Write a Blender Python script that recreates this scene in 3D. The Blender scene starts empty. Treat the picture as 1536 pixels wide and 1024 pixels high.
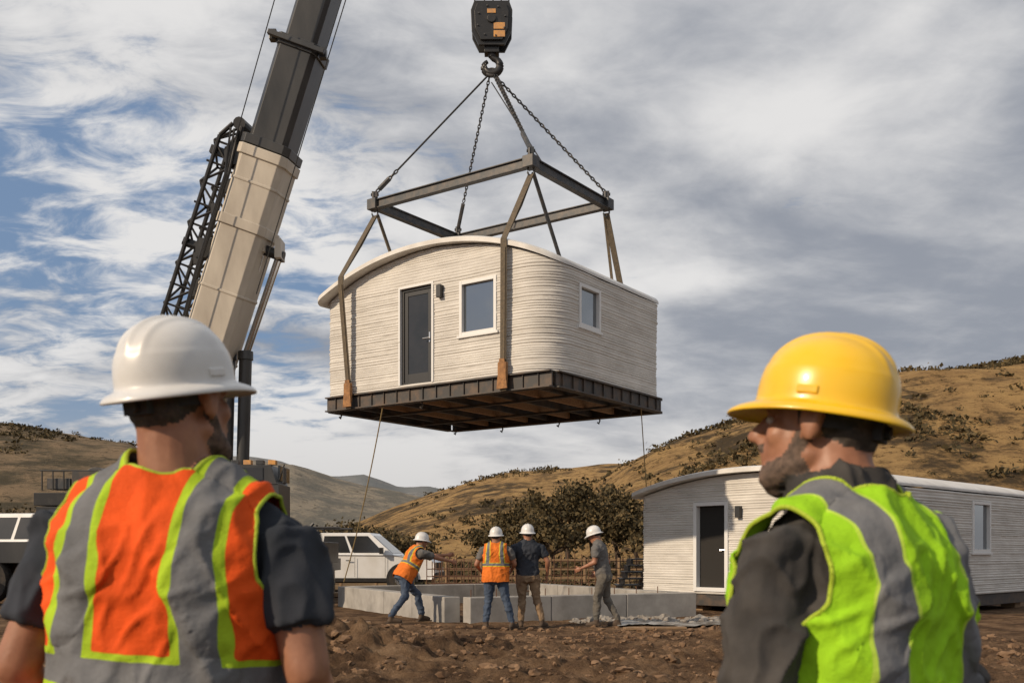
import bpy, bmesh, math, random
import numpy as np
from mathutils import Vector, Matrix, noise
from mathutils.bvhtree import BVHTree
random.seed(7); rng=np.random.default_rng(7)
R=math.radians
scene=bpy.context.scene
V=Vector
# ---------------------------------------------------------------- materials
def newmat(name):
    m=bpy.data.materials.new(name); m.use_nodes=True
    nt=m.node_tree; b=nt.nodes["Principled BSDF"]
    return m,nt,b
def mat(name,c1,c2=None,scale=4.0,rough=.6,metal=0.0,bump=0.0,bscale=30.0,stretch=(1,1,1),lo=.35,hi=.65,detail=6,spec=.5,rvar=0.0,coat=0.0):
    m,nt,b=newmat(name)
    b.inputs["Roughness"].default_value=rough
    b.inputs["Metallic"].default_value=metal
    b.inputs["Specular IOR Level"].default_value=spec
    b.inputs["Coat Weight"].default_value=coat
    b.inputs["Base Color"].default_value=(*c1,1)
    tc=nt.nodes.new("ShaderNodeTexCoord"); mp=nt.nodes.new("ShaderNodeMapping")
    mp.inputs["Scale"].default_value=stretch
    nt.links.new(tc.outputs["Object"],mp.inputs["Vector"])
    if c2 is not None:
        n=nt.nodes.new("ShaderNodeTexNoise"); n.inputs["Scale"].default_value=scale; n.inputs["Detail"].default_value=detail
        n.inputs["Roughness"].default_value=.6
        nt.links.new(mp.outputs[0],n.inputs["Vector"])
        mr=nt.nodes.new("ShaderNodeMapRange"); mr.inputs[1].default_value=lo; mr.inputs[2].default_value=hi
        nt.links.new(n.outputs["Fac"],mr.inputs[0])
        mx=nt.nodes.new("ShaderNodeMix"); mx.data_type='RGBA'
        mx.inputs[6].default_value=(*c1,1); mx.inputs[7].default_value=(*c2,1)
        nt.links.new(mr.outputs[0],mx.inputs[0]); nt.links.new(mx.outputs[2],b.inputs["Base Color"])
        if rvar:
            m2=nt.nodes.new("ShaderNodeMapRange"); m2.inputs[3].default_value=rough-rvar; m2.inputs[4].default_value=rough+rvar
            nt.links.new(n.outputs["Fac"],m2.inputs[0]); nt.links.new(m2.outputs[0],b.inputs["Roughness"])
    if bump:
        n2=nt.nodes.new("ShaderNodeTexNoise"); n2.inputs["Scale"].default_value=bscale; n2.inputs["Detail"].default_value=5
        nt.links.new(mp.outputs[0],n2.inputs["Vector"])
        bp=nt.nodes.new("ShaderNodeBump"); bp.inputs["Strength"].default_value=min(1,bump*8+.15); bp.inputs["Distance"].default_value=bump
        nt.links.new(n2.outputs["Fac"],bp.inputs["Height"]); nt.links.new(bp.outputs[0],b.inputs["Normal"])
    return m

M_wall=mat("printed_concrete",(.66,.64,.60),(.49,.47,.435),scale=1.3,rough=.88,bump=.014,bscale=45,lo=.3,hi=.75,stretch=(1,1,2.2),detail=10)
M_roof=mat("roof_white",(.70,.69,.66),(.55,.53,.50),scale=2,rough=.6,bump=.002,bscale=30)
M_steel=mat("dark_steel",(.045,.043,.042),(.13,.085,.055),scale=4,rough=.6,metal=.1,bump=.003,bscale=40,lo=.42,hi=.75)
M_steel2=mat("frame_steel",(.05,.055,.06),(.12,.10,.085),scale=7,rough=.5,metal=.3,bump=.002,bscale=40,lo=.4,hi=.8)
M_wood=mat("joist_wood",(.45,.27,.14),(.28,.15,.08),scale=6,rough=.8,stretch=(1,6,6))
M_deck=mat("under_deck",(.13,.10,.08),(.07,.055,.045),scale=3,rough=.9)
M_glass=mat("window_glass",(.28,.30,.32),rough=.04,metal=.9)
M_dglass=mat("door_glass",(.018,.02,.022),(.03,.03,.032),scale=2,rough=.15,spec=.6)
M_dark=mat("dark_frame",(.02,.021,.023),rough=.45)
M_doorshade=mat("doorway_shade",(.02,.018,.016),rough=.9)  # near-black panel colour, painted shade of the room behind the open doorway
M_wframe=mat("window_frame",(.68,.68,.67),rough=.45)
M_metal=mat("bright_metal",(.6,.6,.6),rough=.25,metal=1)
M_strap=mat("sling_strap",(.075,.062,.045),(.13,.10,.065),scale=20,rough=.85,bump=.002,bscale=80)
M_strapb2=mat("sling_brown",(.15,.115,.07),(.08,.065,.05),scale=20,rough=.85,bump=.002,bscale=80)
M_strapo=mat("sling_tan",(.36,.18,.07),(.18,.09,.04),scale=12,rough=.85)
M_black=mat("black_paint",(.015,.015,.016),(.04,.037,.034),scale=6,rough=.45,bump=.002,bscale=30,lo=.5,hi=.8)
M_rope=mat("rope_wire",(.03,.03,.03),rough=.6,metal=.3)
M_tag=mat("tag_rope",(.25,.18,.08),rough=.9)
M_label=mat("label_orange",(.70,.34,.08),(.45,.25,.12),scale=8,rough=.6)
M_beige=mat("boom_beige",(.56,.51,.43),(.34,.30,.25),scale=1.2,rough=.5,bump=.003,bscale=8,lo=.4,hi=.78,stretch=(1,1,.35),detail=10)
M_boomd=mat("boom_dark",(.026,.028,.031),(.055,.055,.055),scale=1.5,rough=.38,bump=.002,bscale=8,stretch=(1,1,.3))
M_chrome=mat("cylinder_chrome",(.55,.57,.6),rough=.2,metal=1)
M_truckpaint=mat("white_paint",(.72,.73,.74),(.60,.59,.56),scale=2,rough=.3,coat=.5,lo=.45,hi=.8)
M_tire=mat("tire",(.02,.02,.02),(.05,.04,.032),scale=8,rough=.9)
M_redl=mat("tail_light",(.45,.02,.01),rough=.3)
M_conc=mat("foundation_concrete",(.40,.385,.36),(.20,.19,.175),scale=1.6,rough=.9,bump=.008,bscale=25,lo=.3,hi=.7,detail=10)
M_rust=mat("rebar_rust",(.12,.06,.035),rough=.9)
M_lumber=mat("lumber",(.30,.19,.10),(.18,.12,.07),scale=4,rough=.85,stretch=(1,8,8))
M_leafA=mat("leaf_dark",(.040,.034,.018),(.075,.058,.028),scale=.7,rough=.85,spec=.2)
M_leafB=mat("leaf_light",(.14,.10,.048),(.085,.065,.030),scale=.7,rough=.85,spec=.2)
M_bark=mat("bark",(.09,.065,.045),(.05,.035,.025),scale=5,rough=.95,bump=.02,bscale=12)

# ---------------------------------------------------------------- mesh builder
def frame(d,up=V((0,0,1))):
    d=d.normalized()
    if abs(d.dot(up))>.98: up=V((0,1,0)) if abs(d.y)<.9 else V((1,0,0))
    s=d.cross(up).normalized(); n=s.cross(d).normalized()
    return d,s,n
class MB:
    def __init__(s): s.v=[];s.f=[];s.m=[];s.mats=[]
    def mi(s,m):
        if m not in s.mats: s.mats.append(m)
        return s.mats.index(m)
    def add(s,vs,fs,m):
        o=len(s.v); s.v.extend([tuple(x) for x in vs]); k=s.mi(m)
        for f in fs: s.f.append(tuple(i+o for i in f)); s.m.append(k)
    def box(s,c,sz,m,Rm=None):
        c=V(c); h=[x/2 for x in sz]; vs=[]
        for z in(-1,1):
            for y in(-1,1):
                for x in(-1,1):
                    p=V((x*h[0],y*h[1],z*h[2]))
                    if Rm is not None: p=Rm@p
                    vs.append(c+p)
        s.add(vs,[(0,2,3,1),(4,5,7,6),(0,1,5,4),(2,6,7,3),(0,4,6,2),(1,3,7,5)],m)
    def beam(s,a,b,w,h,m,up=V((0,0,1))):
        a=V(a);b=V(b); d,sd,n=frame(b-a,V(up)); vs=[]
        for p in(a,b):
            for (i,j) in((-1,-1),(1,-1),(1,1),(-1,1)): vs.append(p+sd*(i*w/2)+n*(j*h/2))
        s.add(vs,[(0,3,2,1),(4,5,6,7),(0,1,5,4),(1,2,6,5),(2,3,7,6),(3,0,4,7)],m)
    def cyl(s,a,b,r1,r2,m,n=12):
        a=V(a);b=V(b); d,sd,nn=frame(b-a); vs=[]
        for p,r in((a,r1),(b,r2)):
            for i in range(n):
                t=2*math.pi*i/n; vs.append(p+sd*(r*math.cos(t))+nn*(r*math.sin(t)))
        fs=[(i,(i+1)%n,n+(i+1)%n,n+i) for i in range(n)]
        fs.append(tuple(range(n-1,-1,-1))); fs.append(tuple(range(n,2*n)))
        s.add(vs,fs,m)
    def tube(s,pts,r,m,n=8):
        pts=[V(p) for p in pts]; rs=r if isinstance(r,(list,tuple)) else [r]*len(pts); vs=[]
        for i,p in enumerate(pts):
            d=(pts[min(i+1,len(pts)-1)]-pts[max(i-1,0)])
            d,sd,nn=frame(d)
            for k in range(n):
                t=2*math.pi*k/n; vs.append(p+sd*(rs[i]*math.cos(t))+nn*(rs[i]*math.sin(t)))
        fs=[]
        for i in range(len(pts)-1):
            for k in range(n): fs.append((i*n+k,i*n+(k+1)%n,(i+1)*n+(k+1)%n,(i+1)*n+k))
        fs.append(tuple(range(n-1,-1,-1))); fs.append(tuple(range((len(pts)-1)*n,len(pts)*n)))
        s.add(vs,fs,m)
    def prism(s,poly,m,ext):
        n=len(poly); ext=V(ext); vs=[V(p) for p in poly]+[V(p)+ext for p in poly]
        fs=[tuple(range(n)),tuple(range(2*n-1,n-1,-1))]+[(i,n+i,n+(i+1)%n,(i+1)%n) for i in range(n)]
        s.add(vs,fs,m)
    def obj(s,name,parent=None,smooth=False,bevel=0,loc=None,ang=40,fixn=False):
        me=bpy.data.meshes.new(name); me.from_pydata(s.v,[],s.f)
        for m in s.mats: me.materials.append(m)
        me.polygons.foreach_set("material_index",s.m)
        if fixn:
            bm=bmesh.new(); bm.from_mesh(me); bmesh.ops.recalc_face_normals(bm,faces=bm.faces); bm.to_mesh(me); bm.free()
        if smooth:
            me.polygons.foreach_set("use_smooth",[True]*len(me.polygons)); me.set_sharp_from_angle(angle=R(ang))
        me.update()
        o=bpy.data.objects.new(name,me); scene.collection.objects.link(o)
        if parent: o.parent=parent
        if loc: o.location=loc
        if bevel:
            b=o.modifiers.new("bevel",'BEVEL'); b.width=bevel; b.segments=2; b.limit_method='ANGLE'; b.angle_limit=R(40)
        return o
def empty(name,loc=(0,0,0),yaw=0,scale=1,parent=None):
    e=bpy.data.objects.new(name,None); scene.collection.objects.link(e)
    e.location=loc; e.rotation_euler=(0,0,yaw); e.scale=(scale,)*3; e.empty_display_size=.3
    if parent: e.parent=parent
    return e

# ---------------------------------------------------------------- camera, sun, world
cam=bpy.data.cameras.new("camera"); co=bpy.data.objects.new("camera",cam); scene.collection.objects.link(co)
co.location=(0,0,1.35); co.rotation_euler=(R(90),0,0)
cam.sensor_width=36; cam.lens=35.16; cam.shift_y=0.2057; cam.clip_start=.05; cam.clip_end=9000
cam.dof.use_dof=True; cam.dof.focus_distance=20; cam.dof.aperture_fstop=6.3
scene.camera=co
S=V((-.72,-.48,.47)).normalized()
el=math.asin(S.z); rot=math.atan2(S.x,S.y)
sl=bpy.data.lights.new("sun",'SUN'); sl.energy=3.9; sl.angle=R(1.0); sl.color=(1,.80,.58)
so=bpy.data.objects.new("sun",sl); scene.collection.objects.link(so); so.rotation_euler=S.to_track_quat('Z','Y').to_euler()
w=bpy.data.worlds.new("World"); scene.world=w; w.use_nodes=True
nt=w.node_tree; N=nt.nodes; L=nt.links
bg=N["Background"]; bg.inputs[1].default_value=.1
sky=N.new("ShaderNodeTexSky"); sky.sky_type='NISHITA'; sky.sun_disc=False; sky.sun_elevation=el; sky.sun_rotation=rot%(2*math.pi); sky.air_density=1.2; sky.dust_density=1.5
def mth(op,a,b=None,c=None,clamp=False):
    n=N.new("ShaderNodeMath"); n.operation=op; n.use_clamp=clamp
    for i,x in enumerate((a,b,c)):
        if x is None: continue
        if isinstance(x,(int,float)): n.inputs[i].default_value=x
        else: L.new(x,n.inputs[i])
    return n.outputs[0]
def mrange(x,a,b,c=0,d=1,smooth=True):
    n=N.new("ShaderNodeMapRange"); n.interpolation_type='SMOOTHSTEP' if smooth else 'LINEAR'
    L.new(x,n.inputs[0])
    for i,y in enumerate((a,b,c,d)): n.inputs[i+1].default_value=y
    return n.outputs[0]
def mixc(f,a,b):
    n=N.new("ShaderNodeMix"); n.data_type='RGBA'
    if isinstance(f,(int,float)): n.inputs[0].default_value=f
    else: L.new(f,n.inputs[0])
    for i,x in((6,a),(7,b)):
        if isinstance(x,tuple): n.inputs[i].default_value=(*x,1)
        else: L.new(x,n.inputs[i])
    return n.outputs[2]
tc=N.new("ShaderNodeTexCoord"); sp=N.new("ShaderNodeSeparateXYZ"); L.new(tc.outputs["Generated"],sp.inputs[0])
X,Y,Z=sp.outputs
zc=mth('ADD',mth('MAXIMUM',Z,0.0),.22)
U=mth('DIVIDE',X,zc); W_=mth('DIVIDE',Y,zc)
def nz(su,sv,scale,detail,rough,dist,off):
    c=N.new("ShaderNodeCombineXYZ"); L.new(mth('MULTIPLY',U,su),c.inputs[0]); L.new(mth('MULTIPLY',W_,sv),c.inputs[1]); c.inputs[2].default_value=off
    n=N.new("ShaderNodeTexNoise"); n.inputs["Scale"].default_value=scale; n.inputs["Detail"].default_value=detail; n.inputs["Roughness"].default_value=rough; n.inputs["Distortion"].default_value=dist
    L.new(c.outputs[0],n.inputs["Vector"]); return n.outputs["Fac"]
n1=nz(1,1,1.3,8,.58,.4,3.1)
n2=nz(1,1.5,6.5,6,.60,.5,9.7)
n3=nz(1,1.1,1.5,8,.52,.3,24.3)
cov=mth('ADD',mth('ADD',n1,mth('MULTIPLY',mth('SUBTRACT',n2,.5),.95)),mth('MULTIPLY',mrange(X,-.42,.05,.02,.34),1.0))
mask=mrange(cov,.38,.65)
br=mth('ADD',n3,mth('MULTIPLY',mth('SUBTRACT',n1,.5),.45))
br=mth('ADD',br,mrange(X,-.05,.40,.08,-.08))
br=mth('ADD',br,mth('MULTIPLY',mth('SUBTRACT',n2,.5),mrange(X,-.3,.2,.40,.16)))
br=mth('ADD',br,mth('MULTIPLY',mrange(X,-.42,-.12,-.10,0),mrange(Z,.12,.30,1,0)))
brf=mrange(br,.31,.66)
cloud=mixc(brf,(3.0,3.2,3.65),(8.0,7.85,7.7))
blue=mixc(.75,sky.outputs[0],(1.8,2.75,4.5))
col=mixc(mth('MULTIPLY',mask,.95),blue,cloud)
haze=mrange(Z,0.0,.17,.70,0.0)
col=mixc(haze,col,(5.7,5.5,5.35))
L.new(col,bg.inputs[0])
scene.view_settings.view_transform='Standard'; scene.view_settings.look='None'; scene.view_settings.exposure=0

# ---------------------------------------------------------------- ground
def fbm(x,y,s,o=4,seed=0.0):
    a=0;k=1;t=0
    for i in range(o):
        a+=k*noise.noise(V((x*s,y*s,seed+i*7.3))); t+=k; k*=.5; s*=2.1
    return a/t
HEAPS=((-1.9,11.6,1.2,.8,.30),(-.7,12.6,.9,.7,.20),(-2.6,14.2,1.3,.9,.26),(-4.5,12.5,1.5,1.2,.35),(.6,11.0,.9,.6,.12),(3.4,15.5,1.2,.5,.12),(-3.5,17.5,1.4,.5,.14),(2.2,12.6,1.4,.4,.10))
def gh(x,y):
    near=max(0,min(1,(y-6)/3))*max(0,min(1,(60-y)/25))*(1 if abs(x)<25 else max(0,1-(abs(x)-25)/20))
    z=.05*fbm(x,y,.35,3,1)
    if near<=0: return z
    z+=near*(.035*fbm(x,y,1.7,4,5))
    front=max(0,min(1,(16.6-y)/3.0))*near
    if front>0:
        z+=front*(.17*abs(fbm(x,y,1.0,4,11))+.12*(.35-abs(fbm(x,y,2.8,3,17)))+.12*abs(fbm(x,y,5.5,3,23))-.04)
    elif y<22: z+=.03*abs(fbm(x,y,4,3,23))
    if y<21 and abs(x)<9:
        for (cx,cy,sx,sy,h) in HEAPS:
            d=((x-cx)/sx)**2+((y-cy)/sy)**2
            if d<6: z+=h*math.exp(-d)*(1+1.3*fbm(x,y,3.2,4,3))
    return z
def axis(lo,hi,step,far,g=1.13):
    a=list(np.arange(lo,hi+step/2,step)); s=step; x=lo; left=[]
    while x>-far: s*=g; x-=s; left.append(x)
    s=step; x=hi; right=[]
    while x<far: s*=g; x+=s; right.append(x)
    return left[::-1]+a+right
xs=axis(-5.5,7.5,.045,6000); ys=axis(10,20.5,.045,6000)
gv=[];gf=[]
nx=len(xs)
for y in ys:
    for x in xs: gv.append((x,y,gh(x,y)))
for j in range(len(ys)-1):
    for i in range(nx-1): gf.append((j*nx+i,j*nx+i+1,(j+1)*nx+i+1,(j+1)*nx+i))
m,nt2,b=newmat("dirt")
n_=nt2.nodes; l_=nt2.links
b.inputs["Roughness"].default_value=.97; b.inputs["Specular IOR Level"].default_value=.1
tcn=n_.new("ShaderNodeTexCoord")
def gn(scale,detail=8,rough=.65):
    n=n_.new("ShaderNodeTexNoise"); n.inputs["Scale"].default_value=scale; n.inputs["Detail"].default_value=detail; n.inputs["Roughness"].default_value=rough
    l_.new(tcn.outputs["Object"],n.inputs["Vector"]); return n.outputs["Fac"]
def ramp(f,stops):
    r=n_.new("ShaderNodeValToRGB"); l_.new(f,r.inputs[0])
    e=r.color_ramp.elements
    while len(e)<len(stops): e.new(.5)
    for i,(p,c) in enumerate(stops): e[i].position=p; e[i].color=(*c,1)
    return r.outputs[0]
c_d=ramp(gn(1.1,12,.78),[(.34,(.040,.025,.016)),(.46,(.105,.064,.038)),(.57,(.22,.14,.082)),(.70,(.38,.265,.165))])
c_g=ramp(gn(.25),[(.35,(.10,.065,.035)),(.5,(.22,.145,.07)),(.65,(.32,.215,.105))])
spn=n_.new("ShaderNodeSeparateXYZ"); l_.new(tcn.outputs["Object"],spn.inputs[0])
mr=n_.new("ShaderNodeMapRange"); mr.inputs[1].default_value=26; mr.inputs[2].default_value=48; l_.new(spn.outputs[1],mr.inputs[0])
mx=n_.new("ShaderNodeMix"); mx.data_type='RGBA'; l_.new(mr.outputs[0],mx.inputs[0]); l_.new(c_d,mx.inputs[6]); l_.new(c_g,mx.inputs[7]); l_.new(mx.outputs[2],b.inputs["Base Color"])
bp=n_.new("ShaderNodeBump"); bp.inputs["Distance"].default_value=.10; bp.inputs["Strength"].default_value=1
l_.new(gn(13,10,.75),bp.inputs["Height"]); l_.new(bp.outputs[0],b.inputs["Normal"])
me=bpy.data.meshes.new("ground"); me.from_pydata(gv,[],gf); me.materials.append(m); me.polygons.foreach_set("use_smooth",[True]*len(me.polygons))
scene.collection.objects.link(bpy.data.objects.new("ground",me))
ico=bmesh.new(); bmesh.ops.create_icosphere(ico,subdivisions=2,radius=1); iv=np.array([v.co[:] for v in ico.verts]); iff=[[v.index for v in f.verts] for f in ico.faces]; ico.free()
M_clod=mat("clod",(.10,.060,.036),(.24,.155,.095),scale=3,rough=.97,bump=.02,bscale=40,spec=.1)
M_stone=mat("rubble_stone",(.30,.28,.25),(.18,.16,.14),scale=4,rough=.9,bump=.01,bscale=30)
def clods(name,n,area,smin,smax,mt,fn=None,pw=5):
    mb=MB()
    for i in range(n):
        x=rng.uniform(*area[0]); y=rng.uniform(*area[1])
        if fn and not fn(x,y): continue
        s=smin+(smax-smin)*rng.random()**pw
        p=iv*np.array([s*rng.uniform(.7,1.5),s*rng.uniform(.7,1.3),s*rng.uniform(.45,.9)])
        p=p*(1+.7*(rng.random((len(iv),1))-.5))
        a=rng.uniform(0,6.28); c,s_=math.cos(a),math.sin(a)
        q=np.stack([p[:,0]*c-p[:,1]*s_+x,p[:,0]*s_+p[:,1]*c+y,p[:,2]+gh(x,y)+s*.05],1)
        mb.add(q.tolist(),iff,mt)
    return mb.obj(name,smooth=True,ang=25)
def onheap(x,y): return min(((x-h[0])/h[2])**2+((y-h[1])/h[3])**2 for h in HEAPS)<1.6
clods("dirt_clods",6000,((-6,8),(9.8,18)),.010,.080,M_clod,lambda x,y: (onheap(x,y) and rng.random()<.8) or fbm(x,y,.8,2,4)>.02 or rng.random()<.15,4.5)
clods("rubble",320,((1.2,5.2),(18.8,20.9)),.02,.11,M_stone,lambda x,y: (y-18.7)>(x-1.2)*.1,3)

# ---------------------------------------------------------------- hills
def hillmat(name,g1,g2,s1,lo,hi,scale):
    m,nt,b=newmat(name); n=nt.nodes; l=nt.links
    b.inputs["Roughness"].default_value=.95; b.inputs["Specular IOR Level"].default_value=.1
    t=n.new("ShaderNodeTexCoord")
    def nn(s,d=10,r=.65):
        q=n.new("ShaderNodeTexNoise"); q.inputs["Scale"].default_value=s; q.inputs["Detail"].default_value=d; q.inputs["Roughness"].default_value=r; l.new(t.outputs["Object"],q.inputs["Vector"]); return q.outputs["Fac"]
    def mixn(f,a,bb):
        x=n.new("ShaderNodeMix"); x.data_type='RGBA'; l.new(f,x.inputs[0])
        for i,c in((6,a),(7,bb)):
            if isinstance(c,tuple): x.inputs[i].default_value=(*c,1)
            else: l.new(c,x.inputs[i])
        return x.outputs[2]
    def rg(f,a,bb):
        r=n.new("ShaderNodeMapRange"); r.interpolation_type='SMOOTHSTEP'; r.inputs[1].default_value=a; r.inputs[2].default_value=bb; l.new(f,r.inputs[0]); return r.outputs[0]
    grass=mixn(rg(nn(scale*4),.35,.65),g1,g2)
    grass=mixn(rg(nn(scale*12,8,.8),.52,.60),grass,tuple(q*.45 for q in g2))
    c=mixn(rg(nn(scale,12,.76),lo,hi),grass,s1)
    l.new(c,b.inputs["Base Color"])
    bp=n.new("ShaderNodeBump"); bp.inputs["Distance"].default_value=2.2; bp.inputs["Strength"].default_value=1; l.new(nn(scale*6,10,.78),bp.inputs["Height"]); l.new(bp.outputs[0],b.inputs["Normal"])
    return m
class Hill:
    def __init__(s,name,ctrl,r0,r1,r2,m,amp,gs,seed,nu=260,nr=90):
        s.t=[(c[0]-768)/1500 for c in ctrl]; s.e=[1.35+(828-c[1])/1500*r1 for c in ctrl]
        s.r0,s.r1,s.r2,s.amp,s.gs,s.seed=r0,r1,r2,amp,gs,seed
        v=[];f=[]
        for j in range(nr):
            r=r0*(r2/r0)**(j/(nr-1))
            for i in range(nu):
                t=s.t[0]+(s.t[-1]-s.t[0])*i/(nu-1); v.append((t*r,r,s.z(t*r,r)))
        for j in range(nr-1):
            for i in range(nu-1): f.append((j*nu+i,j*nu+i+1,(j+1)*nu+i+1,(j+1)*nu+i))
        me=bpy.data.meshes.new(name); me.from_pydata(v,[],f); me.materials.append(m); me.polygons.foreach_set("use_smooth",[True]*len(f))
        scene.collection.objects.link(bpy.data.objects.new(name,me))
    def z(s,x,y):
        t=x/y; H=float(np.interp(t,s.t,s.e)); edge=min(1,max(0,(t-s.t[0])/.03))*min(1,max(0,(s.t[-1]-t)/.03))
        if y<=s.r1:
            k=(y-s.r0)/(s.r1-s.r0); p=math.sin(k**1.15*math.pi/2)
        else:
            k=(y-s.r1)/(s.r2-s.r1); p=max(0,1-k*k*1.2)
        g=fbm(x,y,s.gs,5,s.seed); gl=1-abs(fbm(x,y,s.gs*.6,3,s.seed+50))*3
        return -1.5+(H+1.5)*p*(.3+.7*edge)+ s.amp*(g*.9-.45*gl+.2)*min(1,p*1.6)
MH1=hillmat("golden_grass",(.50,.325,.14),(.36,.225,.10),(.085,.062,.036),.49,.60,.05)
MH2=hillmat("hazy_hill",(.30,.26,.20),(.25,.22,.175),(.15,.145,.125),.44,.58,.02)  # grass tones lightened, valley haze is painted into the base colour
MH3=hillmat("far_hill_haze",(.24,.235,.225),(.21,.21,.21),(.16,.17,.17),.45,.6,.008)  # pale grey base colours carry the aerial haze, no volume used
MH4=hillmat("left_hill",(.29,.21,.13),(.20,.155,.10),(.09,.076,.05),.45,.58,.03)
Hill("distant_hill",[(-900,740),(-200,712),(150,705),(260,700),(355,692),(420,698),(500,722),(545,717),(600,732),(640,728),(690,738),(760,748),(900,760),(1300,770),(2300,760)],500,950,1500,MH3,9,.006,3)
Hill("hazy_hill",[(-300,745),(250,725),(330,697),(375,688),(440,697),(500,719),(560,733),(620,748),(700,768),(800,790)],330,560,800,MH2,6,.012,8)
hl=Hill("brown_hill",[(-1500,640),(-600,630),(-200,640),(0,640),(60,648),(130,660),(190,668),(235,690),(300,728),(370,790),(420,826)],120,270,420,MH4,3.0,.022,12)
hm=Hill("grass_hill",[(430,826),(520,795),(600,763),(650,746),(700,730),(760,716),(820,711),(870,709),(950,703),(1100,700),(1400,700)],130,310,450,MH1,3.0,.02,19)
hr=Hill("golden_hill",[(800,826),(850,795),(890,750),(940,716),(1000,688),(1060,665),(1110,647),(1200,614),(1280,590),(1350,574),(1440,563),(1536,553),(1700,547),(2100,560),(3000,600)],75,200,330,MH1,3.2,.03,27,nu=340,nr=130)

# ---------------------------------------------------------------- vegetation
def leafquads(mb,cs,sz,mts):
    n=len(cs); a=rng.normal(size=(n,3)); a/=np.linalg.norm(a,axis=1)[:,None]
    b_=rng.normal(size=(n,3)); b_-=a*(a*b_).sum(1)[:,None]; b_/=np.linalg.norm(b_,axis=1)[:,None]
    s=sz*rng.uniform(.6,1.3,(n,1))
    P=[cs+a*s+b_*s*.2,cs+b_*s*.7,cs-a*s+b_*s*.1,cs-b_*s*.6]
    P=np.stack(P,1).reshape(-1,3)
    o=len(mb.v); mb.v.extend(map(tuple,P.tolist()))
    idx=[mb.mi(x) for x in mts]
    for i in range(n):
        mb.f.append((o+4*i,o+4*i+1,o+4*i+2,o+4*i+3)); mb.m.append(idx[0] if rng.random()<.62 else idx[1])
def crown_pts(c,rad,nclump,nper,spread):
    out=[]
    for k in range(nclump):
        d=rng.normal(size=3); d/=np.linalg.norm(d); d[2]=abs(d[2])*.9-.15
        cc=np.array(c)+d*np.array(rad)*rng.uniform(.4,1.05)
        s=spread*rng.uniform(.5,1.3)
        out.append((cc,s,cc+rng.normal(size=(nper,3))*np.array([s,s,s*.7])*.5))
    return out
def oak(name,x,y,h,wd,nclump=34,nper=95,leaf=.14):
    mb=MB(); z0=gh(x,y)-.1
    base=V((0,0,z0)); 
    mb.tube([base,base+V((.1,.05,h*.18)),base+V((-.1,.1,h*.34))],[.28,.2,.15],M_bark,8)
    cl=crown_pts((0,0,z0+h*.55),(wd/2,wd/2,h*.42),nclump,nper,wd*.15)
    for i,(c,s,p) in enumerate(cl):
        leafquads(mb,p,leaf,(M_leafA,M_leafB) if i%3 else (M_leafB,M_leafA))
        if i%4==0: 
            st=base+V((-.1,.1,h*.33)); mid=st.lerp(V(c),.55)+V((0,0,-.1*h*.3)); mb.tube([st,mid,V(c)],[.11,.07,.02],M_bark,5)
    return mb.obj(name,loc=(x,y,0))
for (px,Yd,h,wd) in((805,72,6.0,6),(850,68,6.6,6.5),(888,70,7.2,6),(925,66,6.0,6),(775,80,4.8,6),(955,64,4.6,5.5),(830,60,4.0,5),(735,85,4.0,6),(560,78,3.6,6.5),(515,72,3.6,6),(600,84,3.0,5),(30,75,5.0,7),(-30,70,5.2,7),(1010,62,4.0,6)):
    oak("oak_tree",(px-768)/1500*Yd,Yd,h,wd)
def scrub(name,lst,nper,leaf):
    mb=MB()
    for (x,y,z,s) in lst:
        p=np.array([x,y,z+s*.25])+rng.normal(size=(nper,3))*np.array([s,s,s*.45])*.40
        p[:,2]=np.maximum(p[:,2],z-.3)
        leafquads(mb,p,leaf*s,(M_leafA,M_leafB))
    return mb.obj(name)
lst=[]
for i in range(7500):
    t=rng.uniform(.06,.62); r=rng.uniform(85,203); x=t*r
    d=fbm(x,r,.035,4,60)+ .34*(r-140)/100*(1 if t>.3 else .2) - (.08 if t<.33 else 0)
    if d>.055 or rng.random()<.08: lst.append((x,r,hr.z(x,r),.35+1.25*rng.random()**2.2))
scrub("hillside_scrub",lst,16,.25)
lst=[]
for i in range(420):
    t=rng.uniform(-.17,.12); r=rng.uniform(140,300); x=t*r
    if fbm(x,r,.02,3,70)>.08: lst.append((x,r,hm.z(x,r),rng.uniform(.8,2.0)))
for i in range(1100):
    t=rng.uniform(-.60,-.27); r=rng.uniform(130,262); x=t*r
    if fbm(x,r,.02,3,75)>.05: lst.append((x,r,hl.z(x,r),rng.uniform(.6,1.8)))
for k in range(7): 
    x=.138*196+k*.9; lst.append((x,195,hr.z(x,195)+.9,1.5+1.2*(k in(2,3,4))))
scrub("valley_scrub",lst,30,.2)
lst=[]
for i in range(420):
    y=rng.uniform(46,95); x=rng.uniform(-.62,.20)*y
    lst.append((x,y,gh(x,y),rng.uniform(.4,1.5)))
for i in range(130):
    y=rng.uniform(30,46); x=rng.uniform(-.1,.5)*y
    lst.append((x,y,gh(x,y),rng.uniform(.25,.7)))
scrub("brush",lst,55,.14)

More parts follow.
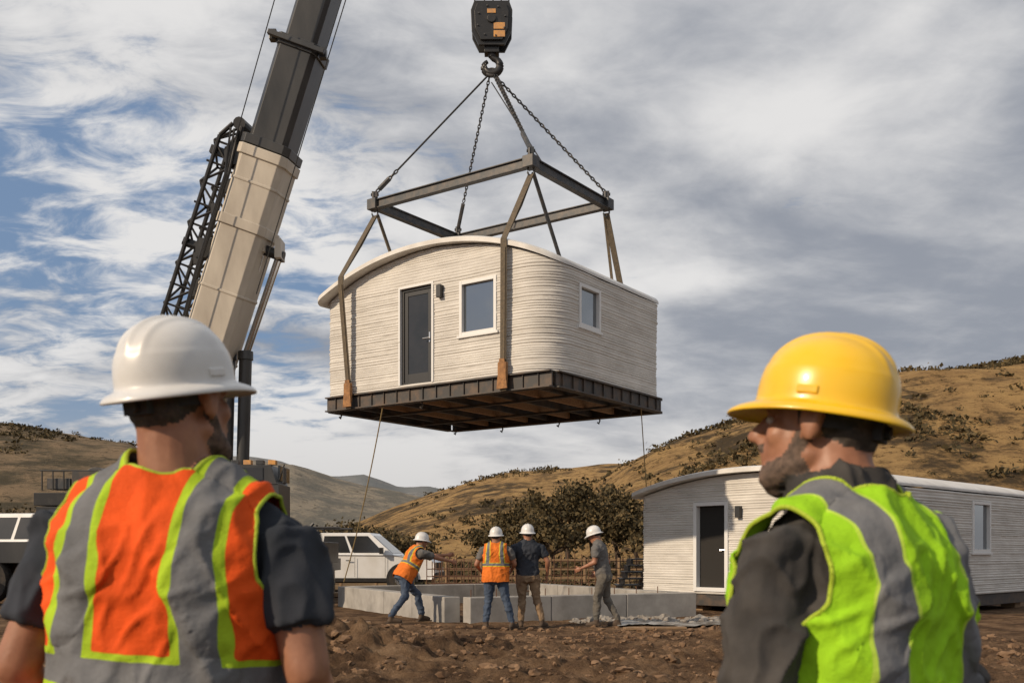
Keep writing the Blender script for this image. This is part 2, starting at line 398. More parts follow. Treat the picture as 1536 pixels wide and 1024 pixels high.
# ---------------------------------------------------------------- printed house
def house(name,cx,cy,zb,yaw,W,D,eave,rise,radii,fopen,sopen,ovL,ovR,lh=.055,seed=1):
    par=empty(name,(cx,cy,zb),yaw); rg=np.random.default_rng(seed)
    arch=lambda x: eave+rise*(1-min(1,abs(2*x/W))**2.1)
    rFL,rFR,rBR,rBL=radii; pts=[]
    def line(a,b,cuts,ax):
        n=max(2,int(abs(b-a)/.07)); l=list(np.linspace(a,b,n)); l+=cuts; return sorted(set(l),reverse=b<a)
    for x in line(-W/2+rFL,W/2-rFR,[c for o in fopen for c in o[:2]],0): pts.append((x,-D/2,0,-1,'F'))
    def arc(cx_,cy_,r,a0):
        n=max(6,int(r*14))
        for i in range(1,n):
            a=a0+math.pi/2*i/n; pts.append((cx_+r*math.cos(a),cy_+r*math.sin(a),math.cos(a),math.sin(a),'A'))
    arc(W/2-rFR,-D/2+rFR,rFR,-math.pi/2)
    for y in line(-D/2+rFR,D/2-rBR,[c for o in sopen for c in o[:2]],1): pts.append((W/2,y,1,0,'S'))
    arc(W/2-rBR,D/2-rBR,rBR,0)
    for x in line(W/2-rBR,-W/2+rBL,[],0): pts.append((x,D/2,0,1,'B'))
    arc(-W/2+rBL,D/2-rBL,rBL,math.pi/2)
    for y in line(D/2-rBL,-D/2+rFL,[],1): pts.append((-W/2,y,-1,0,'L'))
    arc(-W/2+rFL,-D/2+rFL,rFL,math.pi)
    zs=[];offs=[];z=0;k=0
    while z<eave+rise+.05:
        h=lh*rg.uniform(.7,1.3); a=rg.uniform(.008,.022)
        for q,o in((0,0),(.22,.85),(.5,1),(.78,.85)): zs.append(z+q*h); offs.append((a*o,k))
        z+=h;k+=1
    n=len(pts); v=[];f=[]
    for j,zz in enumerate(zs):
        a,k=offs[j]
        for i,(x,y,nx_,ny_,_) in enumerate(pts):
            wob=.014*noise.noise(V((x*1.3,y*1.3,k*3.7+seed)))+.009*noise.noise(V((x*6,y*6,k*9.1)))+.03*noise.noise(V((x*.9,y*.9,zz*.5)))
            o=a+wob; top=arch(x)-.03
            v.append((x+nx_*o,y+ny_*o,min(zz,top)))
    def blocked(i,zm):
        p,q=pts[i],pts[(i+1)%n]
        for op,tag,c in[(o,'F',0) for o in fopen]+[(o,'S',1) for o in sopen]:
            if p[4]==tag and q[4]==tag:
                mm=(p[c]+q[c])/2
                if op[0]<mm<op[1] and op[2]<zm<op[3]: return True
        return False
    for j in range(len(zs)-1):
        for i in range(n):
            xm=pts[i][0]
            if zs[j]>=arch(xm)-.03: continue
            if blocked(i,(zs[j]+zs[j+1])/2): continue
            i2=(i+1)%n; f.append((j*n+i,j*n+i2,(j+1)*n+i2,(j+1)*n+i))
    mb=MB(); mb.add(v,f,M_wall); mb.obj("walls",par,smooth=True,ang=70)
    nu=110; nv=14; rv=[];rf=[]; th0=.12
    x0,x1=-W/2-.14,W/2+.022
    for i in range(nu):
        x=x0+(x1-x0)*(1-math.cos(math.pi*i/(nu-1)))/2
        ov=ovL+(ovR-ovL)*min(1,max(0,(x+W/2)/W))**1.5
        def inset(r,side):
            d=(x1-x) if side>0 else (x-x0)
            return r-math.sqrt(max(0,r*r-(r-d)**2)) if d<r else 0
        y0=-D/2-ov+max(inset(rFR+.03,1),inset(rFL+.05,-1)); y1=D/2+.06-max(inset(rBR,1),inset(rBL,-1))
        dr=x1-x; th=th0
        if dr<.30: th=th0-(th0-.035)*(1-math.sqrt(max(0,1-(1-dr/.30)**2)))
        zt=eave+rise*(1-min(1,abs(2*x/W))**2.1)+th
        ed=x-x0; zt-= .05*max(0,1-ed/.12)**2
        for j in range(nv):
            q=j/(nv-1); q=(1-math.cos(math.pi*q))/2; y=y0+(y1-y0)*q
            e2=min(y-y0,y1-y); dz=min(.035,th*.5)*max(0,1-e2/.06)**2
            rv.append((x,y,zt-dz))
        for j in range(nv):
            q=j/(nv-1); q=(1-math.cos(math.pi*q))/2; rv.append((x,y0+(y1-y0)*q,zt-th-.005))
    m2=2*nv
    for i in range(nu-1):
        a=i*m2;b_=(i+1)*m2
        for j in range(nv-1):
            rf.append((a+j,b_+j,b_+j+1,a+j+1)); rf.append((a+nv+j,a+nv+j+1,b_+nv+j+1,b_+nv+j))
        rf.append((a,a+nv,b_+nv,b_)); rf.append((a+nv-1,b_+nv-1,b_+2*nv-1,a+2*nv-1))
    for a in(0,(nu-1)*m2):
        for j in range(nv-1): rf.append((a+j,a+j+1,a+nv+j+1,a+nv+j))
    mb=MB(); mb.add(rv,rf,M_roof); mb.obj("roof",par,smooth=True,ang=50,fixn=True)
    def opening(o,side):
        a,b_,z0,z1,kind=o; mb=MB()
        def P(s,dep,z): return V((s,-D/2-dep*-1*-1,z)) if side=='F' else V((W/2+dep,s,z))
        def bx(s0,s1,d0,d1,za,zb_,m):
            c=(P(s0,d0,za)+P(s1,d1,zb_))/2; df=P(s1,d1,zb_)-P(s0,d0,za); mb.box(c,[abs(t) for t in df],m)
        if kind=='window': fm,fw=M_wframe,.07
        elif kind=='door': fm,fw=M_dark,.06
        else: fm,fw=M_wframe,.09
        if kind=='door':
            sw=.05; bx(a-sw,a,-.15,.034,z0,z1+sw,M_wframe); bx(b_,b_+sw,-.15,.034,z0,z1+sw,M_wframe); bx(a,b_,-.15,.034,z1,z1+sw,M_wframe)
        if kind=='window':
            bx(a-.05,b_+.05,-.10,.060,z0-.05,z0,M_wframe)
        e=.040 if kind!='door' else -.03
        bx(a,a+fw,-.15,e,z0,z1,fm); bx(b_-fw,b_,-.15,e,z0,z1,fm); bx(a+fw,b_-fw,-.15,e-.002,z1-fw,z1,fm); bx(a+fw,b_-fw,-.15,e-.002,z0,z0+fw,fm)
        if kind=='window':
            bx(a+fw,b_-fw,-.12,-.04,z0+fw,z1-fw,M_glass)
        elif kind=='door':
            bx(a+fw,b_-fw,-.13,-.07,z0+fw,z1-fw,M_dglass)
            bx(a+fw,a+fw+.10,-.07,-.055,z0+fw,z1-fw,M_dark); bx(b_-fw-.10,b_-fw,-.07,-.055,z0+fw,z1-fw,M_dark)
            bx(a+fw+.10,b_-fw-.10,-.07,-.056,z0+fw,z0+fw+.18,M_dark); bx(a+fw+.10,b_-fw-.10,-.07,-.056,z1-fw-.10,z1-fw,M_dark)
            hx=b_-fw-.05; bx(hx-.02,hx+.02,-.055,-.04,.92,1.14,M_metal); mb.cyl(P(hx,-.04,1.0),P(hx,.02,1.0),.016,.016,M_metal); mb.cyl(P(hx,.02,1.0),P(hx-.14,.02,1.0),.016,.016,M_metal)
        else:
            bx(a+fw,b_-fw,-.14,-.10,z0+fw,z1-fw,M_doorshade)
            hx=b_-fw-.06; bx(hx-.02,hx+.02,-.10,-.085,.92,1.12,M_metal); mb.cyl(P(hx,-.085,1.0),P(hx-.13,-.05,1.0),.016,.016,M_metal)
        mb.obj({'window':'window','door':'door','odoor':'door'}[kind],par,bevel=.004)
    for o in fopen: opening(o,'F')
    for o in sopen: opening(o,'S')
    return par,arch
YAW=R(-35.5)
W1,D1=6.25,4.65; CX,CY,ZB=-.40,23.25,4.93
h1,arch1=house("printed_house",CX,CY,ZB,YAW,W1,D1,2.17,.74,(.22,.75,.35,.3),
   [(-.83,.06,.05,2.14,'door'),(.82,1.78,.92,2.05,'window')],[(-D1/2+.95,-D1/2+1.80,1.02,1.90,'window')],.30,.07)
mb=MB()
mb.box((.32,-D1/2-.06,1.93),(.12,.12,.26),M_dark); mb.obj("wall_lamp",h1,bevel=.008)
mb=MB(); hb=.33
w2,d2=W1/2-.02,D1/2-.02
for (a,b_) in(((-w2,-d2),(w2,-d2)),((w2,-d2+.1),(w2,d2-.1)),((w2,d2),(-w2,d2)),((-w2,d2-.1),(-w2,-d2+.1))):
    a=V((*a,0));b_=V((*b_,0))
    for z_,hh,ww in((-.025,.03,.20),(-hb,.03,.20)): mb.beam(a+V((0,0,z_)),b_+V((0,0,z_)),ww,hh,M_steel)
    mb.beam(a+V((0,0,-.177)),b_+V((0,0,-.177)),.05,.27,M_steel)
for sx in np.linspace(-w2+.3,w2-.3,16): mb.box((sx,-d2-.03,-.177),(.015,.06,.27),M_steel)
for sy in np.linspace(-d2+.3,d2-.3,11): mb.box((w2+.03,sy,-.177),(.06,.015,.27),M_steel)
mb.obj("steel_base",h1,bevel=.004)
mb=MB(); mb.box((0,0,-.06),(W1-.3,D1-.3,.03),M_deck)
for i,sx in enumerate(np.linspace(-w2+.6,w2-.6,9)): mb.box((sx,0,-.18),(.09,D1-.25,.20),M_wood if i%2 else M_steel)
for sy in(-.9,.9): mb.box((0,sy,-.305),(W1-.25,.10,.045),M_steel)
for (x_,y_) in((-2.9,-2.1),(-.3,-2.25),(.4,2.1),(2.8,1.4),(-2.7,1.9),(1.5,2.2),(-1.4,2.2)):
    mb.tube([(x_,y_,-.3),(x_+.03,y_,-.40),(x_,y_,-.48),(x_-.04,y_,-.44)],.02,M_steel,6)
mb.obj("floor_joists",h1)

W3,D3=6.3,7.6; yaw2=R(-47); u2=V((math.cos(yaw2),math.sin(yaw2),0)); v2=V((-u2.y,u2.x,0))
Lc=V((3.12,24.3,.40)); C2=Lc+u2*(W3/2)+v2*(D3/2)
h2,arch2=house("printed_house",C2.x,C2.y,.40,yaw2,W3,D3,2.30,.42,(.2,.5,.35,.3),
   [(-W3/2+1.60,-W3/2+2.55,.06,2.10,'odoor')],[(-D3/2+3.9,-D3/2+4.9,.95,2.1,'window')],.32,.12,seed=5)
mb=MB(); mb.box((-W3/2+2.85,-D3/2-.06,1.85),(.12,.12,.26),M_dark); mb.obj("wall_lamp",h2,bevel=.008)
mb=MB(); mb.box((0,0,-.14),(W3-.1,D3-.1,.26),M_steel)
for x_ in np.linspace(-W3/2+.4,W3/2-.4,6):
    for y_ in(-D3/2+.4,0,D3/2-.4): mb.box((x_,y_,-.40),(.35,.35,.28),M_lumber)
mb.obj("support_skid",h2,bevel=.01)

# ---------------------------------------------------------------- lifting gear
uu=V((math.cos(YAW),math.sin(YAW),0)); vv=V((-uu.y,uu.x,0)); C=V((CX,CY,0))
def HL(x,y,z): return C+uu*x+vv*y+V((0,0,ZB+z))
FZ=9.42; FC=V((-.50,23.25,FZ)); fa,fb=2.20,1.55
cor={'L':FC-uu*fa-vv*fb,'N':FC+uu*fa-vv*fb,'R':FC+uu*fa+vv*fb,'F':FC-uu*fa+vv*fb}
sf=empty("spreader_frame",(0,0,0))
mb=MB()
for a,b_ in(('L','N'),('N','R'),('R','F'),('F','L')):
    A,B=cor[a],cor[b_]; d=(B-A).normalized()
    A2=A+d*.1;B2=B-d*.1
    for z_ in(-.095,.095): mb.beam(A2+V((0,0,z_)),B2+V((0,0,z_)),.16,.025,M_steel2)
    mb.beam(A2,B2,.07,.165,M_steel2)
for k in cor:
    mb.box(cor[k],(.26,.26,.24),M_steel2,Matrix.Rotation(YAW,3,'Z'))
    mb.box(cor[k]+V((0,0,.20)),(.04,.14,.18),M_steel2,Matrix.Rotation(YAW,3,'Z'))
    mb.cyl(cor[k]+V((-.09,0,.24)),cor[k]+V((.09,0,.24)),.035,.035,M_steel2)
    mb.tube([cor[k]+V((math.cos(t)*.07,0,-.18+math.sin(t)*.10)) for t in np.linspace(0,6.28,12)],.022,M_steel2,6)
mb.obj("beams",sf,bevel=.006)
HK=V((-.48,23.25,12.50))
def chain(mb,a,b,m,pitch=.085,r=.013):
    a=V(a);b=V(b); d,s,n=frame(b-a); L_=(b-a).length; k=int(L_/pitch)
    for i in range(k):
        c=a+d*(pitch*(i+.5)); s1=s if i%2 else n
        pts=[c+d*(.062*math.cos(t))+s1*(.030*math.sin(t)) for t in np.linspace(0,2*math.pi,9)]
        mb.tube(pts,r,m,5)
mb=MB()
top=HK+V((0,0,-.10))
for k,off in(('L',V((-.10,0,0))),('F',V((-.05,.05,0))),('N',V((.06,-.04,0))),('R',V((.10,0,0)))):
    e=cor[k]+V((0,0,.26)); a=top+off
    if k=='L':
        m1=a.lerp(e,.80); mb.cyl(a,m1,.022,.022,M_rope,6); chain(mb,m1,e,M_steel2,.1,.02)
        mb.cyl(m1.lerp(e,.35),m1.lerp(e,.8),.06,.06,M_steel2,8)
    elif k=='F':
        m1=a.lerp(e,.82); chain(mb,a,m1,M_steel2); mb.cyl(m1,e,.05,.05,M_steel2,8)
    elif k=='N':
        m1=a.lerp(e,.80); chain(mb,a,m1,M_steel2); chain(mb,a+V((.06,0,0)),m1+V((.03,0,0)),M_steel2); mb.cyl(m1,e,.055,.055,M_steel2,8)
    else: chain(mb,a,e,M_steel2,.095,.017)
    mb.box(e+V((0,0,-.02)),(.13,.09,.13),M_steel2)
mb.cyl(top+V((.0,.3,0)),cor['R'].lerp(cor['N'],.85)+V((0,0,.1)),.014,.014,M_rope,6)
mb.obj("sling_chains",sf)
mb=MB()
def ribbon(pts,w_,side,m):
    pts=[V(p) for p in pts]
    for a,b_ in zip(pts[:-1],pts[1:]):
        d=(b_-a).normalized(); mb.beam(a,b_,w_,.016,m,up=d.cross(V(side)).normalized())
def edge_y(x): return -D1/2-.30+(.23)*min(1,max(0,(x+W1/2)/W1))**1.5
for k,xb,xt in(('L',-2.30,-2.36),('N',2.02,2.05)):
    e=cor[k]+V((0,0,-.25)); rt=HL(xt,edge_y(xt)-.02,arch1(xt)+.10)
    rb=HL(xt,edge_y(xt)-.02,arch1(xt)-.08); bt=HL(xb,-D1/2-.12,.15)
    ribbon([e,rt],.15,uu,M_strap); ribbon([rt,rb],.15,uu,M_strap); ribbon([rb,bt],.15,uu,M_strap)
    ribbon([bt,HL(xb,-D1/2-.12,-.34)],.15,uu,M_strap)
    mb.box(HL(xb,-D1/2-.14,.02),(.20,.07,.42),M_strapo,Matrix.Rotation(YAW,3,'Z'))
    mb.prism([HL(xb-.13,-D1/2-.18,-.30),HL(xb+.13,-D1/2-.18,-.30),HL(xb+.06,-D1/2-.18,.30),HL(xb-.06,-D1/2-.18,.30)],M_strapo,vv*.03)
    ribbon([e+vv*.05,e.lerp(rt,.5)+vv*.04+uu*.05,rt+vv*.03],.07,uu,M_strapb2)
    ribbon([rb-vv*.02+uu*.035,bt-vv*.02+uu*.03],.035,uu,M_strapb2)
for k,x_ in(('R',2.0),('F',-2.3)):
    e=cor[k]+V((0,0,-.2)); rt=HL(x_,D1/2+.08,arch1(x_)+.12)
    ribbon([e,rt],.15,uu,M_strap); ribbon([rt,HL(x_,D1/2+.1,-.3)],.13,uu,M_strap)
    ribbon([e-uu*.05,rt-uu*.22],.07,uu,M_strapb2)
e=cor['L']+V((.05,.1,-.2)); ribbon([e,HL(-2.0,-1.0,arch1(-2.0)+.10)],.09,uu,M_strap)
e=cor['N']+V((.05,.05,-.2)); mb.cyl(e,HL(1.75,.2,arch1(1.75)+.10),.045,.045,M_steel2,8)
mb.obj("sling_straps",sf)
hb_=empty("crane_hook_block",(0,0,0))
mb=MB(); BC=V((-.47,23.25,13.56))
oct_=[(-.30,-.52),(.30,-.52),(.46,-.20),(.48,.28),(.40,.50),(-.40,.50),(-.48,.28),(-.46,-.20)]
for yy in(-.20,.13): mb.prism([BC+V((x,yy,z)) for x,z in oct_],M_black,(0,.07,0))
oc2=[(x*.82,z*.82) for x,z in oct_]
mb.prism([BC+V((x,-.26,z)) for x,z in oc2],M_black,(0,.06,0))
for yy in(-.10,-.02,.06): mb.cyl(BC+V((0,yy,0)),BC+V((0,yy+.05,0)),.42,.42,M_steel2,28)
mb.cyl(BC+V((0,-.30,.05)),BC+V((0,.26,.05)),.10,.10,M_black,16)
for x_,z_,mm in((.18,-.12,M_label),(.18,-.30,M_label),(-.0,.22,M_label)):
    mb.box(BC+V((x_,-.268,z_)),(.26 if z_<0 else .2,.012,.15 if z_<0 else .1),mm)
for t in range(8):
    a=t*math.pi/4+.3; mb.cyl(BC+V((math.cos(a)*.33,-.29,math.sin(a)*.36)),BC+V((math.cos(a)*.33,-.25,math.sin(a)*.36)),.022,.022,M_steel2,8)
mb.box(BC+V((0,0,-.58)),(.34,.26,.14),M_black); mb.cyl(BC+V((0,0,-.62)),BC+V((0,0,-.72)),.10,.08,M_black,14)
mb.obj("sheave_housing",hb_,bevel=.012)
mb=MB(); hc=BC+V((0,0,-.92)); pts=[BC+V((0,0,-.70))]; rs=[.07]
for i,t in enumerate(np.linspace(80,-200,22)):
    pts.append(hc+V((math.cos(R(t))*.17+ .02,0,math.sin(R(t))*.17))); rs.append(.07+.03*math.sin(math.pi*i/21)-(.05*(i/21)**4))
mb.tube(pts,rs,M_black,12)
pts=[hc+V((-math.cos(R(t))*.20,.05,math.sin(R(t))*.17-.02)) for t in np.linspace(60,-120,14)]
mb.tube(pts,[.045+.02*math.sin(math.pi*i/13) for i in range(14)],M_black,10)
mb.tube([hc+V((math.cos(t)*.12,math.sin(t)*.05,-.14+math.sin(t)*.10)) for t in np.linspace(0,6.28,16)],.032,M_steel2,8)
mb.obj("hook",hb_,smooth=True)
mb=MB()
for x_ in(-.40,-.17,.03,.22,.40): mb.cyl(BC+V((x_,0,.3)),V((BC.x+x_*.8,23.25,27.1)),.016,.016,M_rope,6)
mb.obj("hoist_ropes",hb_)
def rope(name,a,b,sag,r=.014):
    mb=MB(); a=V(a);b=V(b); mb.tube([a.lerp(b,t)-V((0,0,sag*4*t*(1-t))) for t in np.linspace(0,1,24)],r,M_tag,5); return mb.obj(name)
rope("tag_line",HL(-1.35,-D1/2,-.3),(-4.0,23.8,.65),.25)
rope("tag_line",HL(W1/2,1.3,-.3),(3.9,28,1.3),.1,.012)

# ---------------------------------------------------------------- crane
cr=empty("mobile_crane",(0,0,0))
B0=V((-9.1,27,3.65)); B1=V((-.48,23.25,27.2)); bd,bs,bn=frame(B1-B0,V((0,-1,0)))
if bs.x<0: bs=-bs
if bn.y>0: bn=-bn
def bp_(s,lat=0,dep=0): return B0.lerp(B1,s)+bs*lat+bn*dep
def section(mb,s0,s1,w_,d_,m):
    ch=.22
    prof=[(-1,-1+ch),(-1,1-ch),(-1+ch,1),(1-ch,1),(1,1-ch),(1,-1+ch),(1-ch,-1),(-1+ch,-1)]
    a=[bp_(s0,x*w_/2,y*d_/2) for x,y in prof]; b_=[bp_(s1,x*w_/2,y*d_/2) for x,y in prof]; n=8
    mb.add(a+b_,[(i,(i+1)%n,n+(i+1)%n,n+i) for i in range(n)]+[tuple(range(n-1,-1,-1)),tuple(range(n,2*n))],m)
mb=MB()
section(mb,-.02,.335,1.22,1.4,M_beige)
for s_ in(.05,.12,.19,.30): section(mb,s_,s_+.003,1.26,1.44,M_beige)
for s_ in(.255,.325): section(mb,s_,s_+.010,1.32,1.5,M_beige)
mb.obj("boom_base",cr,bevel=.02,fixn=True)
mb=MB()
section(mb,.325,.445,1.02,1.15,M_boomd); section(mb,.336,.345,1.30,1.45,M_boomd)
section(mb,.444,.80,.84,.95,M_boomd); section(mb,.436,.446,1.12,1.25,M_boomd)
section(mb,.79,1.0,.70,.80,M_boomd); section(mb,.79,.80,1.0,1.1,M_boomd)
for s_ in(.441,): 
    for q in(-1,1): mb.box(bp_(s_,q*.66,.45),(.18,.2,.26),M_boomd)
    mb.beam(bp_(s_,-.74,.66),bp_(s_,.74,.66),.12,.12,M_boomd)
mb.box(B1+V((0,0,.1)),(1.1,1.0,.9),M_boomd)
mb.obj("boom_extensions",cr,bevel=.015,fixn=True)
mb=MB()
for q in(-.20,.24):
    t_=bp_(.243,.72,0)+V((q,q*.5,0)); bt=V((-7.35+q,26.7,6.6)); b0_=V((-7.5+q,26.9,3.0))
    mb.cyl(t_,bt,.095,.095,M_chrome,16); mb.cyl(bt+V((0,0,.05)),b0_,.17,.17,M_boomd,16); mb.cyl(bt+V((0,0,.1)),bt-V((0,0,.12)),.2,.2,M_boomd,16)
mb.cyl(bp_(.245,.4,0),bp_(.245,1.10,0),.14,.14,M_boomd,12)
for q in(.5,.95): mb.box(bp_(.250,q,0),(.16,.5,.5),M_beige)
mb.obj("luffing_cylinder",cr,smooth=True)
mb=MB()
ss=np.linspace(.055,.350,15)
def Jp(s,i,j):
    w_=.62*min(1,(.352-s)/.04+.35); return bp_(s,-.76-w_*i,-.38+.8*j)
for i in(0,1):
    for j in(0,1):
        mb.cyl(Jp(ss[0],i,j),Jp(.335,i,j),.055,.055,M_black,8); mb.cyl(Jp(.335,i,j),Jp(.350,i,j),.055,.055,M_black,8)
for k in range(len(ss)-1):
    a,b_=ss[k],ss[k+1]
    for i in(0,1): mb.cyl(Jp(a,i,k%2),Jp(b_,i,1-k%2),.032,.032,M_black,6)
    for j in(0,1):
        mb.cyl(Jp(a,k%2,j),Jp(b_,1-k%2,j),.032,.032,M_black,6); mb.cyl(Jp(a,0,j),Jp(a,1,j),.03,.03,M_black,6)
mb.cyl(bp_(.352,-.85,-.3),bp_(.352,-.85,.45),.16,.16,M_black,12)
for s_ in(.10,.225,.32):
    mb.beam(bp_(s_,-.55,.3),bp_(s_,-1.4,.3),.16,.2,M_black); mb.box(bp_(s_,-.72,.45),(.3,.3,.5),M_black)
for k in range(14):
    s_=rng.uniform(.09,.33); mb.box(bp_(s_,-.74+rng.uniform(-.15,.1),.45),(.14,.12,.3),M_black)
for k in range(3): 
    o_=.10*k; mb.tube([bp_(.345,-.8-o_,.5),bp_(.30,-.62-o_*.4,.75),bp_(.2,-.66-o_*.3,.72),bp_(.08,-.62,.7)],.03,M_black,6)
mb.obj("lattice_jib",cr)
mb=MB()
mb.cyl(bp_(.10,-.5,1.0),bp_(.62,-.75,1.0),.014,.014,M_rope,5)
mb.cyl(bp_(.2,.9,.6),bp_(1.0,.75,.6),.014,.014,M_rope,5)
mb.cyl(bp_(.0,.2,-1.2),bp_(1.0,.2,-.9),.014,.014,M_rope,5)
mb.obj("boom_ropes",cr)
mb=MB()
mb.box((-9.4,27,2.35),(4.2,2.3,1.0),M_boomd); mb.box((-8.3,26.6,3.2),(.9,.5,1.5),M_boomd); mb.box((-9.6,27,3.1),(1.2,1.8,.7),M_boomd)
for k in range(3): mb.box((-11.55-.06*k,27,2.0+k*.36),(1.3,2.5,.33),M_black)
mb.box((-10.9,26.0,3.25),(.7,.9,.34),M_steel); mb.box((-11.7,26.1,3.12),(.6,.6,.28),M_steel2)
for k in range(6): mb.cyl((-12.1+k*.28,25.75,2.95),(-12.1+k*.28,25.75,3.45),.02,.02,M_black,6)
mb.cyl((-12.15,25.75,3.45),(-10.65,25.75,3.45),.02,.02,M_black,6)
mb.cyl((-11.0,26.4,3.3),(-11.0,28,3.3),.30,.30,M_steel2,20)
mb.box((-9.7,27,1.35),(9.6,2.5,.55),M_boomd); mb.cyl((-9.4,27,1.6),(-9.4,27,1.9),1.0,1.0,M_steel,24)
for x_ in(-13.6,-12.2,-8.0,-6.4): 
    for y_ in(25.85,28.15): mb.cyl((x_,y_-.2,.62),(x_,y_+.2,.62),.62,.62,M_tire,24); mb.cyl((x_,y_-.22,.62),(x_,y_+.22,.62),.28,.28,M_steel2,16)
for x_ in(-14.3,-5.4):
    mb.box((x_,27,1.0),(.5,6.2,.35),M_boomd)
    for y_ in(24.1,29.9): mb.cyl((x_,y_,1.2),(x_,y_,.15),.11,.11,M_chrome,12); mb.cyl((x_,y_,.15),(x_,y_,.03),.4,.4,M_lumber,16)
mb.box((-6.85,26.4,2.35),(1.7,1.3,1.55),M_boomd)
mb.prism([(-7.6,25.73,3.1),(-6.05,25.73,3.1),(-6.2,25.73,3.60),(-7.6,25.73,3.60)],M_boomd,(0,1.3,0))
mb.box((-6.9,25.72,3.36),(1.0,.02,.34),M_dglass)
for k in range(5): mb.box((-7.5+k*.32,26,3.68),(.2,.2,.12),M_boomd if k%2 else M_label)
mb.box((-6.02,26.4,3.4),(.06,1.1,.4),M_dglass); mb.cyl((-5.95,25.6,3.2),(-5.8,25.5,3.6),.02,.02,M_black,6); mb.box((-5.8,25.5,3.3),(.06,.18,.4),M_black)
mb.obj("carrier",cr,bevel=.02)

# ---------------------------------------------------------------- vehicles
def truck(name,loc,yaw,kind):
    p=empty(name,loc,yaw); mb=MB()
    prof=[(2.72,.42),(2.80,.62),(2.78,.90),(2.66,1.05),(1.50,1.16),(-.95,1.18),(-.95,1.14),(-2.74,1.14),(-2.80,.80),(-2.78,.45)]
    if kind=='van': prof=[(2.62,.42),(2.72,.62),(2.70,.90),(2.5,1.08),(1.6,1.20),(-2.6,1.24),(-2.68,.80),(-2.66,.45)]
    ring=[];n=len(prof)
    for y_,sc in((-.93,.97),(-.985,1),(.985,1),(.93,.97)):
        ring.append([(x*(sc if abs(y_)<.95 else 1),y_,z) for x,z in prof])
    vs=[q for r_ in ring for q in r_]; fs=[tuple(range(n-1,-1,-1)),tuple(range(3*n,4*n))]
    for k in range(3):
        for i in range(n): fs.append((k*n+i,k*n+(i+1)%n,(k+1)*n+(i+1)%n,(k+1)*n+i))
    mb.add(vs,fs,M_truckpaint)
    if kind=='van': gb=(1.75,-2.62,1.0,-2.5,1.20,2.10)
    else: gb=(1.52,-1.02,.72,-.86,1.16,1.86)
    xb0,xb1,xt0,xt1,z0,z1=gb; yb,yt=.93,.74
    v_=[(xb0,-yb,z0),(xb1,-yb,z0),(xt1,-yt,z1),(xt0,-yt,z1),(xb0,yb,z0),(xb1,yb,z0),(xt1,yt,z1),(xt0,yt,z1)]
    mb.add(v_,[(0,1,2,3)[::-1],(4,5,6,7),(0,3,7,4),(1,2,6,5),(3,2,6,7),(0,4,5,1)],M_truckpaint)
    mb.obj("body",p,bevel=.035,fixn=True)
    mb=MB()
    def side(a0,a1,s):
        o=[]
        for f_,t in((a0,.12),(a1,.12),(a1,.86),(a0,.86)):
            x_=(xb0+(xb1-xb0)*f_)*(1-t)+(xt0+(xt1-xt0)*f_)*t; y_=s*((yb)*(1-t)+(yt)*t+.012); z_=z0+(z1-z0)*t; o.append((x_,y_,z_))
        return o
    wins=[(.10,.49),(.53,.90)] if kind!='van' else [(.08,.30),(.33,.60),(.63,.93)]
    for s in(-1,1):
        for a,b_ in wins: mb.add(side(a,b_,s),[(0,1,2,3)],M_dglass)
    def endq(xb,xt,off):
        o=[]
        for sy,t in((-1,.1),(1,.1),(1,.88),(-1,.88)):
            o.append((xb*(1-t)+xt*t+off,sy*(yb*(1-t)+yt*t-.08),z0+(z1-z0)*t))
        return o
    mb.add(endq(xb0,xt0,.014),[(0,1,2,3)],M_dglass); mb.add(endq(xb1,xt1,-.014),[(0,1,2,3)],M_dglass)
    for x_ in(1.78,-1.72):
        for s in(-1,1):
            mb.cyl((x_,s*.80,.42),(x_,s*.992,.42),.50,.50,M_black,28)
            mb.cyl((x_,s*.78,.40),(x_,s*1.01,.40),.41,.41,M_tire,28); mb.cyl((x_,s*.9,.40),(x_,s*1.02,.40),.24,.22,M_metal,18)
    xf_=prof[1][0]; xr=-xf_
    mb.box((xf_-.02,0,.55),(.14,1.8,.16),M_steel2); mb.box((xr,0,.55),(.14,1.8,.16),M_steel2)
    mb.box((xf_-.02,0,.82),(.06,1.1,.24),M_black)
    for s in(-1,1):
        mb.box((xf_-.05,s*.78,.86),(.10,.30,.18),M_metal); mb.box((-2.74,s*.90,.98),(.10,.16,.30),M_redl)
        mb.box((1.15,s*1.08,1.30),(.10,.20,.20),M_black); mb.cyl((1.15,s*.9,1.22),(1.15,s*1.05,1.26),.02,.02,M_black,6)
        for x_ in(.10,-.75): mb.box((x_,s*.995,1.0),(.16,.02,.03),M_black)
        for x_ in(1.25,.30,-.85): mb.box((x_,s*.986,.80),(.012,.012,.62),M_steel2)
        mb.box((0,s*.96,.40),(2.6,.08,.12),M_black)
    mb.box((0,0,.42),(4.8,1.6,.24),M_black)
    if kind=='pickup':
        for x_ in(-1.15,-2.6):
            for s in(-.85,.85): mb.cyl((x_,s,1.14),(x_,s,2.0),.035,.035,M_black,8)
            mb.cyl((x_,-.85,2.0),(x_,.85,2.0),.035,.035,M_black,8)
        for s in(-.85,.85): mb.cyl((-.2,s,2.02),(-2.75,s,2.02),.035,.035,M_black,8)
        mb.box((-1.5,0,1.4),(.6,1.7,.5),M_black); mb.box((-2.2,-.3,1.35),(.7,.8,.45),M_boomd); mb.cyl((-2.3,.4,1.2),(-1.4,.5,2.2),.05,.05,M_steel2,8)
    mb.obj("fittings",p,bevel=.006)
    return p
truck("pickup_truck",(-5.5,34.5,gh(-5.5,34.5)),R(-4),'pickup').scale=(1.08,1.08,1.08)
truck("white_van",(-19.6,38.5,.25),R(172),'van').scale=(1.15,1.15,1.22)
